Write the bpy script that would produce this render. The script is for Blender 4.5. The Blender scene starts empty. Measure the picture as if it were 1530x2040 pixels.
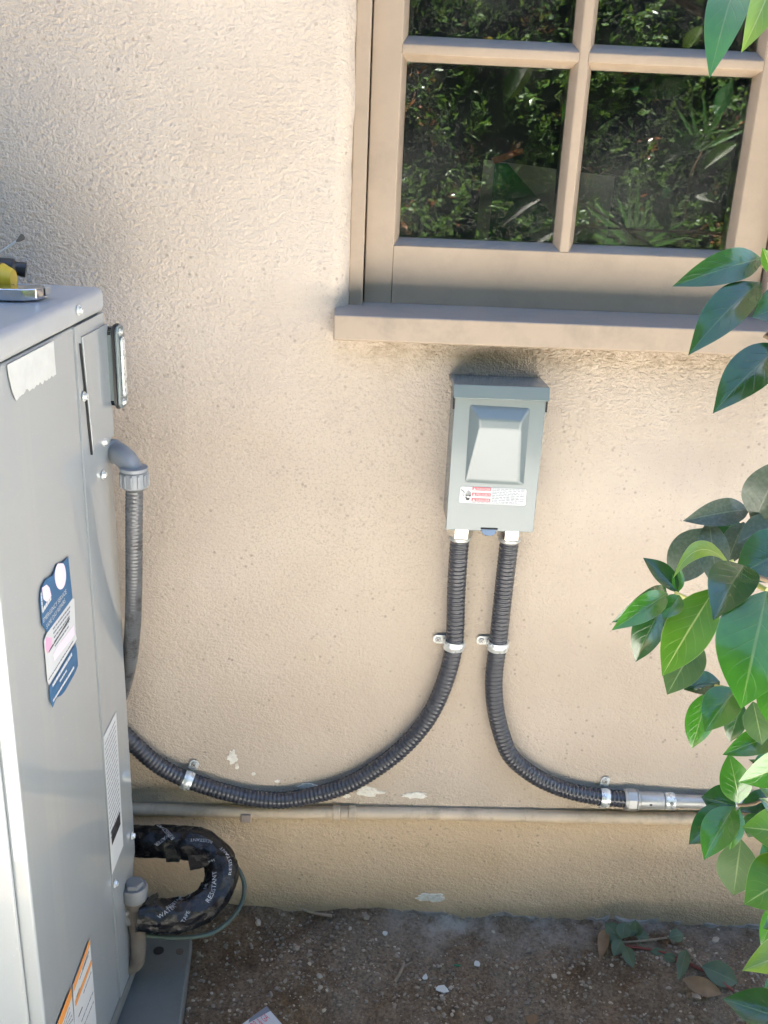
import bpy, bmesh, math, random
from mathutils import Vector, Matrix, noise
random.seed(7)
S = bpy.context.scene
COL = S.collection
V = Vector
rad = math.radians

# ------------------------------------------------------------------ camera
YAW, PITCH, ROLL, FPX = rad(1.91), rad(20.87), rad(-2.536), 1989.0
CAM = V((0.0, -1.40, 1.31))
FW = V((math.sin(YAW)*math.cos(PITCH), math.cos(YAW)*math.cos(PITCH), -math.sin(PITCH)))
_r = FW.cross(V((0, 0, 1))).normalized()
_d = FW.cross(_r)
RT = math.cos(ROLL)*_r + math.sin(ROLL)*_d
DN = -math.sin(ROLL)*_r + math.cos(ROLL)*_d
cd = bpy.data.cameras.new('camera')
cam = bpy.data.objects.new('camera', cd)
COL.objects.link(cam)
m = Matrix((RT, -DN, -FW)).transposed().to_4x4()
m.translation = CAM
cam.matrix_world = m
cd.sensor_fit = 'VERTICAL'
cd.sensor_height = 36.0
cd.sensor_width = 27.0
cd.lens = 36.0*FPX/2040.0
cd.clip_start = 0.02
cd.clip_end = 500
S.camera = cam

# ------------------------------------------------------------------ light
SUN_EL, SUN_AZ = rad(74), rad(8)          # azimuth from +Y (behind the house) towards +X
w = bpy.data.worlds.new('World')
S.world = w
w.use_nodes = True
nt = w.node_tree
bg = nt.nodes['Background']
sky = nt.nodes.new('ShaderNodeTexSky')
sky.sky_type = 'NISHITA'
sky.sun_disc = False
sky.sun_elevation = SUN_EL
sky.sun_rotation = SUN_AZ
nt.links.new(sky.outputs[0], bg.inputs[0])
bg.inputs[1].default_value = 0.052
sky.ozone_density = 2.5
sky.dust_density = 0.5
sl = bpy.data.lights.new('sun', 'SUN')
sl.energy = 5.0
sl.angle = rad(0.53)
sl.color = (1.0, 0.965, 0.91)
sun = bpy.data.objects.new('sun', sl)
COL.objects.link(sun)
sd = V((math.sin(SUN_AZ)*math.cos(SUN_EL), math.cos(SUN_AZ)*math.cos(SUN_EL), math.sin(SUN_EL)))
sun.rotation_euler = (-sd).to_track_quat('-Z', 'Y').to_euler()
sun.location = (0, 0, 8)
S.view_settings.view_transform = 'Standard'
S.view_settings.look = 'None'
S.view_settings.exposure = 3.62
S.view_settings.gamma = 1.0
S.view_settings.use_curve_mapping = False
S.render.engine = 'CYCLES'
S.cycles.use_denoising = True
S.cycles.max_bounces = 7
S.cycles.diffuse_bounces = 4
S.cycles.glossy_bounces = 3
S.cycles.transparent_max_bounces = 6
S.cycles.use_adaptive_sampling = True
S.cycles.adaptive_threshold = 0.02
S.cycles.sample_clamp_indirect = 6.0
S.cycles.caustics_reflective = False
S.cycles.caustics_refractive = False

# ------------------------------------------------------------------ measuring helpers (a surveyed pixel onto a known plane of the place)
def ray(x, y):
    return FW + RT*((x-765)/FPX) + DN*((y-1020)/FPX)
def at(x, y, Y):
    v = ray(x, y)
    return CAM + v*((Y-CAM.y)/v.y)
def onz(x, y, Z):
    v = ray(x, y)
    return CAM + v*((Z-CAM.z)/v.z)
def onpl(x, y, p, n):
    v = ray(x, y)
    return CAM + v*((p-CAM).dot(n)/v.dot(n))
def depth(p):
    return (p-CAM).dot(FW)

# ------------------------------------------------------------------ mesh helpers
class MB:
    def __init__(s):
        s.v = []; s.f = []; s.uv = None; s.mi = []; s.wn = False
    def add(s, vs, fs, mi=0):
        o = len(s.v)
        s.v += [V(p) for p in vs]
        s.f += [tuple(i+o for i in f) for f in fs]
        s.mi += [mi]*len(fs)
        return s
    def bm(s, b, mi=0):
        b.verts.ensure_lookup_table()
        for i, vv in enumerate(b.verts): vv.index = i
        s.add([vv.co.copy() for vv in b.verts], [[q.index for q in f.verts] for f in b.faces], mi)
        b.free()
        return s
    def box(s, lo, hi, bev=0.0, seg=2, M=None, mi=0):
        b = bmesh.new()
        bmesh.ops.create_cube(b, size=1)
        lo, hi = V(lo), V(hi)
        for q in b.verts:
            q.co = V((lo[i] + (q.co[i]+.5)*(hi[i]-lo[i]) for i in range(3)))
        if bev > 0:
            s.wn = True
            bmesh.ops.bevel(b, geom=b.edges[:], offset=bev, segments=seg, affect='EDGES', profile=.5)
        if M is not None: bmesh.ops.transform(b, matrix=M, verts=b.verts[:])
        return s.bm(b, mi)
    def prism(s, pts, thick, bev=0.0, mi=0):
        """closed polygon in 3D, extruded by the vector thick"""
        n = len(pts); t = V(thick); pts = [V(p) for p in pts]
        b = bmesh.new()
        a = [b.verts.new(p) for p in pts]; c = [b.verts.new(p+t) for p in pts]
        b.faces.new(a); b.faces.new(c[::-1])
        for i in range(n): b.faces.new((a[i], c[i], c[(i+1) % n], a[(i+1) % n]))
        bmesh.ops.recalc_face_normals(b, faces=b.faces[:])
        if bev > 0:
            s.wn = True
            bmesh.ops.bevel(b, geom=b.edges[:], offset=bev, segments=2, affect='EDGES', profile=.5)
        return s.bm(b, mi)
    def lathe(s, prof, M, seg=24, mi=0, sides=None):
        """prof: (r, z) pairs round local Z; M places it"""
        n = sides or seg
        vs = []; fs = []
        for r, z in prof:
            for k in range(n):
                a = 2*math.pi*k/n
                vs.append(M @ V((r*math.cos(a), r*math.sin(a), z)))
        for i in range(len(prof)-1):
            for k in range(n):
                fs.append((i*n+k, i*n+(k+1) % n, (i+1)*n+(k+1) % n, (i+1)*n+k))
        fs.append(tuple(range(n))[::-1]); fs.append(tuple(range((len(prof)-1)*n, len(prof)*n)))
        return s.add(vs, fs, mi)
    def tube(s, pts, rad_, seg=16, cap=True, mi=0, up=V((0, 0.3, 1))):
        fr = frames(pts, up)
        vs = []; fs = []
        for i, (p, t, nn, bb, L) in enumerate(fr):
            r = rad_(L, i) if callable(rad_) else rad_
            for k in range(seg):
                a = 2*math.pi*k/seg
                rr = r(a) if callable(r) else r
                vs.append(p + (nn*math.cos(a) + bb*math.sin(a))*rr)
        for i in range(len(fr)-1):
            for k in range(seg):
                fs.append((i*seg+k, i*seg+(k+1) % seg, (i+1)*seg+(k+1) % seg, (i+1)*seg+k))
        if cap:
            fs.append(tuple(range(seg))[::-1]); fs.append(tuple(range((len(fr)-1)*seg, len(fr)*seg)))
        return s.add(vs, fs, mi)
    def mesh(s, org=V((0, 0, 0)), smooth=True, angle=35):
        me = bpy.data.meshes.new('m')
        me.from_pydata([tuple(p-org) for p in s.v], [], s.f)
        b = bmesh.new(); b.from_mesh(me)
        bmesh.ops.recalc_face_normals(b, faces=b.faces[:]) if getattr(s, 'recalc', True) else None
        b.to_mesh(me); b.free()
        if s.mi and max(s.mi) > 0: me.polygons.foreach_set('material_index', s.mi)
        if s.uv:
            lay = me.uv_layers.new(name='UVMap')
            for lp in me.loops: lay.data[lp.index].uv = s.uv[lp.vertex_index]
        if smooth:
            me.polygons.foreach_set('use_smooth', [True]*len(me.polygons))
            try: me.set_sharp_from_angle(angle=rad(angle))
            except Exception: pass
        me.update()
        return me

def crom(pts, step=0.005):
    """Catmull-Rom through pts, resampled at an even step"""
    P = [V(p) for p in pts]
    P = [P[0]*2-P[1]] + P + [P[-1]*2-P[-2]]
    raw = []
    for i in range(1, len(P)-2):
        p0, p1, p2, p3 = P[i-1:i+3]
        n = 24
        for j in range(n):
            t = j/n
            raw.append(.5*((2*p1)+(p2-p0)*t+(2*p0-5*p1+4*p2-p3)*t*t+(3*p1-p0-3*p2+p3)*t**3))
    raw.append(P[-2])
    out = [raw[0]]; acc = 0.0
    for a, b in zip(raw, raw[1:]):
        d = (b-a).length
        while acc + d >= step and d > 1e-9:
            a = a.lerp(b, (step-acc)/d); out.append(a.copy()); d = (b-a).length; acc = 0
        acc += d
    if (out[-1]-raw[-1]).length > step*.3: out.append(raw[-1])
    return out
def frames(pts, up=V((0, 0.3, 1))):
    out = []; L = 0; nn = None
    for i, p in enumerate(pts):
        t = (pts[min(i+1, len(pts)-1)] - pts[max(i-1, 0)]).normalized()
        if nn is None:
            nn = (up - t*up.dot(t))
            if nn.length < .2: nn = V((0, 1, 0)) - t*t.y
            nn.normalize()
        else:
            nn = (nn - t*nn.dot(t)).normalized()
        if i: L += (p-pts[i-1]).length
        out.append((p, t, nn, t.cross(nn), L))
    return out
def place(p, z, x=None):
    """matrix: local Z along z, located at p"""
    z = V(z).normalized()
    x = V(x) if x is not None else (V((1, 0, 0)) if abs(z.x) < .8 else V((0, 0, 1)))
    x = (x - z*z.dot(x)).normalized(); y = z.cross(x)
    M = Matrix((x, y, z)).transposed().to_4x4(); M.translation = p
    return M

def obj(name, me, mat, parent=None, org=None):
    wn = isinstance(me, MB) and me.wn
    if isinstance(me, MB): me = me.mesh(org or V((0, 0, 0)))
    o = bpy.data.objects.new(name, me)
    if wn:
        md = o.modifiers.new('weighted', 'WEIGHTED_NORMAL'); md.weight = 100; md.keep_sharp = False
    me.name = name
    COL.objects.link(o)
    for q in (mat if isinstance(mat, (list, tuple)) else [mat]): me.materials.append(q)
    if parent is not None: o.parent = parent
    elif org is not None: o.location = org
    return o
def tag(o, label, cat, group=None):
    o['label'] = label; o['category'] = cat
    if group: o['group'] = group
    return o
def struct(o, label=None):
    o['kind'] = 'structure'
    if label: o['label'] = label
    return o
def thing(name, label, cat, loc, group=None):
    o = bpy.data.objects.new(name, None)
    COL.objects.link(o); o.location = loc; o.empty_display_size = .05
    return tag(o, label, cat, group)
def text_mesh(txt, size=1.0, ext=0.0):
    cu = bpy.data.curves.new('t', 'FONT'); cu.body = txt; cu.size = size; cu.extrude = ext; cu.resolution_u = 2
    cu.align_x = 'LEFT'
    o = bpy.data.objects.new('t', cu); COL.objects.link(o)
    dg = bpy.context.evaluated_depsgraph_get()
    me = bpy.data.meshes.new_from_object(o.evaluated_get(dg))
    bpy.data.objects.remove(o); bpy.data.curves.remove(cu)
    vs = [q.co.copy() for q in me.vertices]; fs = [tuple(p.vertices) for p in me.polygons]
    bpy.data.meshes.remove(me)
    return vs, fs
def nz(x, y, z=0.0, s=1.0):
    return noise.noise(V((x*s, y*s, z*s)))

# ------------------------------------------------------------------ materials
def mat(name, col=(.5, .5, .5), rough=.6, dusty=0.0, streak=0.0, metal=0.0, spec=.5, coat=0.0, coatr=.05, var=0.0, vscale=20, bump=0.0, bscale=60, bdist=.002, rvar=0.0, dirt=None, dscale=6, damt=.5, trans=0.0):
    M = bpy.data.materials.new(name); M.use_nodes = True
    t = M.node_tree; N = t.nodes; L = t.links
    b = N['Principled BSDF']
    b.inputs['Base Color'].default_value = (*col, 1); b.inputs['Roughness'].default_value = rough
    b.inputs['Metallic'].default_value = metal; b.inputs['Specular IOR Level'].default_value = spec
    b.inputs['Coat Weight'].default_value = coat; b.inputs['Coat Roughness'].default_value = coatr
    tc = N.new('ShaderNodeTexCoord')
    cur = None
    def noi(sc, det=4, r=.55):
        n = N.new('ShaderNodeTexNoise'); n.inputs['Scale'].default_value = sc; n.inputs['Detail'].default_value = det
        n.inputs['Roughness'].default_value = r; L.new(tc.outputs['Object'], n.inputs['Vector']); return n
    def ramp(src, a, bb, lo=0.0, hi=1.0):
        r = N.new('ShaderNodeMapRange'); r.inputs[1].default_value = a; r.inputs[2].default_value = bb
        r.inputs[3].default_value = lo; r.inputs[4].default_value = hi; L.new(src, r.inputs[0]); return r.outputs[0]
    def mixc(f, a, bb):
        x = N.new('ShaderNodeMix'); x.data_type = 'RGBA'
        if isinstance(f, float): x.inputs[0].default_value = f
        else: L.new(f, x.inputs[0])
        for i, q in ((6, a), (7, bb)):
            if isinstance(q, tuple): x.inputs[i].default_value = (*q, 1)
            else: L.new(q, x.inputs[i])
        return x.outputs[2]
    M['h'] = 1
    cur = col
    if var > 0:
        n = noi(vscale)
        cur = mixc(ramp(n.outputs[0], .3, .7), tuple(c*(1-var) for c in col), tuple(min(1, c*(1+var)) for c in col))
    if dirt:
        n = noi(dscale, 8, .7)
        cur = mixc(ramp(n.outputs[0], .5, .72, 0, damt), cur, dirt)
    if streak > 0:                      # rain streaks and dust runs down the sheet metal
        mp = N.new('ShaderNodeMapping'); mp.inputs['Scale'].default_value = (38, 38, 1.3); L.new(tc.outputs['Object'], mp.inputs[0])
        n = N.new('ShaderNodeTexNoise'); n.inputs['Scale'].default_value = 1.0; n.inputs['Detail'].default_value = 5; L.new(mp.outputs[0], n.inputs['Vector'])
        cur = mixc(ramp(n.outputs[0], .5, .75, 0, streak), cur, (.42, .40, .36))
        n = noi(420, 2, .5)
        cur = mixc(ramp(n.outputs[0], .70, .76, 0, .5), cur, (.5, .49, .46))
    if dusty > 0:                       # grey on upward faces: dust, and the sky-lit look of ledges painted in
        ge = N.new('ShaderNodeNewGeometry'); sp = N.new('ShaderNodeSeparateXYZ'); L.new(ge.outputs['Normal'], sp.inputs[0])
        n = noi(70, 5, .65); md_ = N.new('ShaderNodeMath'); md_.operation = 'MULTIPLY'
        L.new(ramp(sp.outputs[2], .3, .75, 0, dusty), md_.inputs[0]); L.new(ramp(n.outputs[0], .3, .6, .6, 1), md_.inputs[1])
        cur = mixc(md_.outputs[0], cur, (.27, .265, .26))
    if not isinstance(cur, tuple): L.new(cur, b.inputs['Base Color'])
    if rvar > 0:
        n = noi(vscale*1.7, 6)
        L.new(ramp(n.outputs[0], .3, .7, max(0.02, rough-rvar), min(1, rough+rvar)), b.inputs['Roughness'])
    if bump > 0:
        n = noi(bscale, 6, .6)
        bp = N.new('ShaderNodeBump'); bp.inputs['Strength'].default_value = bump; bp.inputs['Distance'].default_value = bdist
        L.new(n.outputs[0], bp.inputs['Height']); L.new(bp.outputs[0], b.inputs['Normal'])
    return M

def stucco_mat():
    M = bpy.data.materials.new('stucco'); M.use_nodes = True
    t = M.node_tree; N = t.nodes; L = t.links; b = N['Principled BSDF']
    b.inputs['Roughness'].default_value = .8; b.inputs['Specular IOR Level'].default_value = .25
    tc = N.new('ShaderNodeTexCoord'); O = tc.outputs['Object']
    sep = N.new('ShaderNodeSeparateXYZ'); L.new(O, sep.inputs[0])
    def noi(sc, det=4, r=.55, vec=O, dist=0.0):
        n = N.new('ShaderNodeTexNoise'); n.inputs['Scale'].default_value = sc; n.inputs['Detail'].default_value = det
        n.inputs['Roughness'].default_value = r; n.inputs['Distortion'].default_value = dist; L.new(vec, n.inputs['Vector']); return n.outputs[0]
    def mr(src, a, bb, lo=0.0, hi=1.0):
        r = N.new('ShaderNodeMapRange'); r.inputs[1].default_value = a; r.inputs[2].default_value = bb
        r.inputs[3].default_value = lo; r.inputs[4].default_value = hi; L.new(src, r.inputs[0]); return r.outputs[0]
    def ma(op, a, bb):
        x = N.new('ShaderNodeMath'); x.operation = op
        for i, q in enumerate((a, bb)):
            if isinstance(q, (int, float)): x.inputs[i].default_value = q
            else: L.new(q, x.inputs[i])
        return x.outputs[0]
    def mix(f, a, bb):
        x = N.new('ShaderNodeMix'); x.data_type = 'RGBA'
        L.new(f, x.inputs[0])
        for i, q in ((6, a), (7, bb)):
            if isinstance(q, tuple): x.inputs[i].default_value = (*q, 1)
            else: L.new(q, x.inputs[i])
        return x.outputs[2]
    # paint, with broad patchiness
    c = mix(mr(noi(3.2, 3), .35, .65), (.490, .408, .325), (.55, .468, .382))
    c = mix(mr(ma('ADD', sep.outputs[2], mr(noi(13, 3), 0, 1, -.006, .006)), .224, .232, 1, 0), c, mix(mr(noi(5, 4), .35, .65), (.58, .435, .285), (.65, .50, .34)))  # ochre lower coat, its colour lifted to stand in for bounce light lacking there
    # faint grime clouds and fine dark specks caught in the texture
    cloud = mr(noi(2.3, 5, .6), .48, .68)
    sp = N.new('ShaderNodeTexVoronoi'); sp.inputs['Scale'].default_value = 75; L.new(O, sp.inputs['Vector'])
    spk = mr(sp.outputs['Distance'], .10, .22, 1, 0)
    sp2 = N.new('ShaderNodeTexVoronoi'); sp2.inputs['Scale'].default_value = 24; sp2.inputs['Randomness'].default_value = 1; L.new(O, sp2.inputs['Vector'])
    spk2 = mr(sp2.outputs['Distance'], .035, .085, 1, 0)
    fine = mr(noi(210, 3, .7), .60, .72)
    c = mix(ma('MULTIPLY', cloud, .20), c, (.32, .265, .22))
    mpd = N.new('ShaderNodeMapping'); mpd.inputs['Scale'].default_value = (34, 34, 1.6); L.new(O, mpd.inputs[0])
    drip = ma('MULTIPLY', mr(noi(1.0, 5, .6, mpd.outputs[0]), .54, .72), ma('MULTIPLY', mr(sep.outputs[2], .55, 1.03, 0, 1), ma('MULTIPLY', mr(sep.outputs[2], 1.05, 1.06, 1, 0), mr(sep.outputs[0], -.05, .0, 0, 1))))
    c = mix(ma('MULTIPLY', drip, .30), c, (.30, .245, .19))
    c = mix(ma('MULTIPLY', ma('MULTIPLY', spk, mr(noi(14, 4), .47, .60)), .5), c, (.17, .135, .11))
    c = mix(ma('MULTIPLY', ma('MULTIPLY', spk2, mr(noi(4, 4), .52, .60)), .5), c, (.15, .12, .10))
    c = mix(ma('MULTIPLY', ma('MULTIPLY', fine, mr(noi(3.1, 4), .42, .58)), .55), c, (.22, .18, .145))
    dv = N.new('ShaderNodeVectorMath'); dv.operation = 'DISTANCE'; L.new(O, dv.inputs[0]); dv.inputs[1].default_value = (-.05, 0, .80)
    blot = mr(ma('ADD', dv.outputs['Value'], mr(noi(6, 4), 0, 1, -.12, .12)), .10, .36, 1, 0)      # an old grimy blotch, darkest in the pores
    pores = mr(noi(260, 4, .75), .50, .66)
    c = mix(ma('MULTIPLY', ma('MULTIPLY', blot, pores), .42), c, (.20, .165, .135))
    c = mix(ma('MULTIPLY', blot, .08), c, (.30, .26, .22))
    # dirt line along the bottom and under the sill
    z = sep.outputs[2]
    zz = ma('ADD', z, ma('MULTIPLY', mr(noi(9, 5, .65), 0, 1, -.5, .5), .10))
    low = mr(zz, .02, .06, 1, 0)
    c = mix(ma('MULTIPLY', low, .45), c, (.25, .185, .105))
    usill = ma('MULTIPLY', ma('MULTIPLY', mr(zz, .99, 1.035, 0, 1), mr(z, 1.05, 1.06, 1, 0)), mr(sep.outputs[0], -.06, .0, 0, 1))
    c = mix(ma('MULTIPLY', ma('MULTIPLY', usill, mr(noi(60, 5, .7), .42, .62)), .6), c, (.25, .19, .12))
    L.new(c, b.inputs['Base Color'])
    # relief: float texture + little pits, heavier below the sill, smoother in the middle of the wall
    mp = N.new('ShaderNodeMapping'); mp.inputs['Scale'].default_value = (.75, 1, 1.15); L.new(O, mp.inputs[0])
    h1 = ma('ADD', noi(165, 2, .5, mp.outputs[0]), ma('MULTIPLY', noi(28, 3, .5, mp.outputs[0]), .9))
    h2 = noi(340, 2, .5)
    pv = N.new('ShaderNodeTexVoronoi'); pv.feature = 'SMOOTH_F1'; pv.inputs['Scale'].default_value = 105; L.new(O, pv.inputs['Vector'])
    pit = mr(pv.outputs['Distance'], .0, .30, -1, 0)
    hh = ma('ADD', ma('MULTIPLY', h1, 1.0), ma('ADD', ma('MULTIPLY', h2, .6), ma('MULTIPLY', ma('MULTIPLY', pit, mr(noi(11, 3), .45, .6)), .18)))
    amp = ma('ADD', mr(noi(1.9, 2), .3, .7, .55, 1.0), ma('MULTIPLY', mr(z, .88, 1.03, 0, 1), ma('MULTIPLY', mr(z, 1.05, 1.06, 1, 0), mr(sep.outputs[0], .0, .12, 0, .9))))
    amp = ma('ADD', amp, ma('MULTIPLY', mr(sep.outputs[0], -.18, -.42, 0, 1), mr(z, .8, 1.1, 0, .6)))
    bp = N.new('ShaderNodeBump'); bp.inputs['Strength'].default_value = 1.0
    L.new(ma('MULTIPLY', amp, .0034), bp.inputs['Distance'])
    L.new(hh, bp.inputs['Height']); L.new(bp.outputs[0], b.inputs['Normal'])
    return M

def soil_mat():
    M = bpy.data.materials.new('soil'); M.use_nodes = True
    t = M.node_tree; N = t.nodes; L = t.links; b = N['Principled BSDF']
    b.inputs['Roughness'].default_value = .95; b.inputs['Specular IOR Level'].default_value = .15
    tc = N.new('ShaderNodeTexCoord'); O = tc.outputs['Object']
    def noi(sc, det=6, r=.65):
        n = N.new('ShaderNodeTexNoise'); n.inputs['Scale'].default_value = sc; n.inputs['Detail'].default_value = det
        n.inputs['Roughness'].default_value = r; L.new(O, n.inputs['Vector']); return n.outputs[0]
    def cr(src, stops):
        r = N.new('ShaderNodeValToRGB'); L.new(src, r.inputs[0])
        e = r.color_ramp.elements
        while len(e) < len(stops): e.new(.5)
        for q, (p, c) in zip(e, stops): q.position = p; q.color = (*c, 1)
        return r.outputs[0]
    def mix(f, a, bb, mode='MIX'):
        x = N.new('ShaderNodeMix'); x.data_type = 'RGBA'; x.blend_type = mode
        if isinstance(f, float): x.inputs[0].default_value = f
        else: L.new(f, x.inputs[0])
        for i, q in ((6, a), (7, bb)):
            if isinstance(q, tuple): x.inputs[i].default_value = (*q, 1)
            else: L.new(q, x.inputs[i])
        return x.outputs[2]
    def mr(src, a, bb, lo=0.0, hi=1.0):
        r = N.new('ShaderNodeMapRange'); r.inputs[1].default_value = a; r.inputs[2].default_value = bb
        r.inputs[3].default_value = lo; r.inputs[4].default_value = hi; L.new(src, r.inputs[0]); return r.outputs[0]
    c = cr(noi(26), [(.3, (.088, .055, .031)), (.52, (.185, .122, .072)), (.72, (.29, .205, .13))])
    c = mix(mr(noi(4.5, 5), .40, .66), c, (.26, .205, .15))
    g = cr(noi(190, 4, .7), [(.38, (.42, .42, .42)), (.6, (1, 1, 1)), (.75, (1.0, 1.0, 1.0))])
    c = mix(.8, c, g, 'MULTIPLY')
    # old cement dust spilt along the foot of the wall
    sep = N.new('ShaderNodeSeparateXYZ'); L.new(O, sep.inputs[0])
    sx = mr(sep.outputs[0], .05, .16); sx2 = mr(sep.outputs[0], .42, .60, 1, .35)
    sy = mr(sep.outputs[1], -.11, -.02)
    m1 = N.new('ShaderNodeMath'); m1.operation = 'MULTIPLY'; L.new(sx, m1.inputs[0]); L.new(sx2, m1.inputs[1])
    m2 = N.new('ShaderNodeMath'); m2.operation = 'MULTIPLY'; L.new(m1.outputs[0], m2.inputs[0]); L.new(sy, m2.inputs[1])
    m3 = N.new('ShaderNodeMath'); m3.operation = 'MULTIPLY'; L.new(m2.outputs[0], m3.inputs[0]); L.new(mr(noi(16), .44, .62, 0, .85), m3.inputs[1])
    c = mix(m3.outputs[0], c, (.40, .37, .325))
    L.new(c, b.inputs['Base Color'])
    bp = N.new('ShaderNodeBump'); bp.inputs['Strength'].default_value = .9; bp.inputs['Distance'].default_value = .006
    L.new(noi(120, 6, .7), bp.inputs['Height']); L.new(bp.outputs[0], b.inputs['Normal'])
    return M

def leaf_mat(name, dark, light, gloss=.28, dust=0.0, transl=.3, edge=(.42, .5, .16), coat=.35, spec=.6):
    M = bpy.data.materials.new(name); M.use_nodes = True
    t = M.node_tree; N = t.nodes; L = t.links; b = N['Principled BSDF']; out = N['Material Output']
    tc = N.new('ShaderNodeTexCoord'); uv = tc.outputs['UV']
    sep = N.new('ShaderNodeSeparateXYZ'); L.new(uv, sep.inputs[0])
    def ma(op, a, bb=0.0):
        x = N.new('ShaderNodeMath'); x.operation = op
        for i, q in enumerate((a, bb)):
            if isinstance(q, (int, float)): x.inputs[i].default_value = q
            else: L.new(q, x.inputs[i])
        return x.outputs[0]
    def mr(src, a, bb, lo=0.0, hi=1.0):
        r = N.new('ShaderNodeMapRange'); r.inputs[1].default_value = a; r.inputs[2].default_value = bb
        r.inputs[3].default_value = lo; r.inputs[4].default_value = hi; L.new(src, r.inputs[0]); return r.outputs[0]
    def mix(f, a, bb):
        x = N.new('ShaderNodeMix'); x.data_type = 'RGBA'
        L.new(f, x.inputs[0])
        for i, q in ((6, a), (7, bb)):
            if isinstance(q, tuple): x.inputs[i].default_value = (*q, 1)
            else: L.new(q, x.inputs[i])
        return x.outputs[2]
    u = sep.outputs[0]; k = ma('ABSOLUTE', ma('SUBTRACT', sep.outputs[1], .5))        # k 0..0.5
    n = N.new('ShaderNodeTexNoise'); n.inputs['Scale'].default_value = 45; n.inputs['Detail'].default_value = 4
    L.new(tc.outputs['Object'], n.inputs['Vector'])
    oi = N.new('ShaderNodeObjectInfo')
    f = ma('ADD', mr(n.outputs[0], .35, .65, 0, .55), ma('MULTIPLY', oi.outputs['Random'], .45))
    c = mix(f, dark, light)
    wv = ma('SINE', ma('MULTIPLY', ma('ADD', ma('SUBTRACT', u, ma('MULTIPLY', k, .55)), ma('MULTIPLY', n.outputs[0], .03)), 46.0))
    vein = ma('MULTIPLY', mr(wv, .93, 1.0), mr(k, .03, .45, 1.0, .15))
    rib = mr(k, .010, .026, 1, 0)
    c = mix(ma('MULTIPLY', vein, .22), c, edge)
    c = mix(ma('MULTIPLY', rib, .75), c, edge)
    c = mix(ma('MULTIPLY', mr(k, .482, .497), .6), c, edge)
    n4 = N.new('ShaderNodeTexNoise'); n4.inputs['Scale'].default_value = 75; n4.inputs['Detail'].default_value = 3
    L.new(tc.outputs['Object'], n4.inputs['Vector'])
    c = mix(mr(n4.outputs[0], .70, .74, 0, .55), c, (.13, .085, .03))
    if dust > 0:
        n2 = N.new('ShaderNodeTexNoise'); n2.inputs['Scale'].default_value = 240; n2.inputs['Detail'].default_value = 5
        L.new(tc.outputs['Object'], n2.inputs['Vector'])
        c = mix(mr(n2.outputs[0], .42, .70, dust*.35, dust), c, (.34, .36, .36))
    L.new(c, b.inputs['Base Color'])
    b.inputs['Roughness'].default_value = gloss
    b.inputs['Coat Weight'].default_value = coat; b.inputs['Coat Roughness'].default_value = .10; b.inputs['Specular IOR Level'].default_value = spec
    bp = N.new('ShaderNodeBump'); bp.inputs['Strength'].default_value = .35; bp.inputs['Distance'].default_value = .0007
    L.new(ma('ADD', ma('MULTIPLY', ma('MAXIMUM', vein, rib), -1.0), ma('MULTIPLY', wv, .04)), bp.inputs['Height'])
    L.new(bp.outputs[0], b.inputs['Normal'])
    tr = N.new('ShaderNodeBsdfTranslucent')
    lc = N.new('ShaderNodeMix'); lc.data_type = 'RGBA'; lc.inputs[0].default_value = .5
    L.new(c, lc.inputs[6]); lc.inputs[7].default_value = (.30, .46, .03, 1); L.new(lc.outputs[2], tr.inputs[0])
    mx = N.new('ShaderNodeMixShader'); mx.inputs[0].default_value = transl
    L.new(b.outputs[0], mx.inputs[1]); L.new(tr.outputs[0], mx.inputs[2]); L.new(mx.outputs[0], out.inputs[0])
    return M

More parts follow.
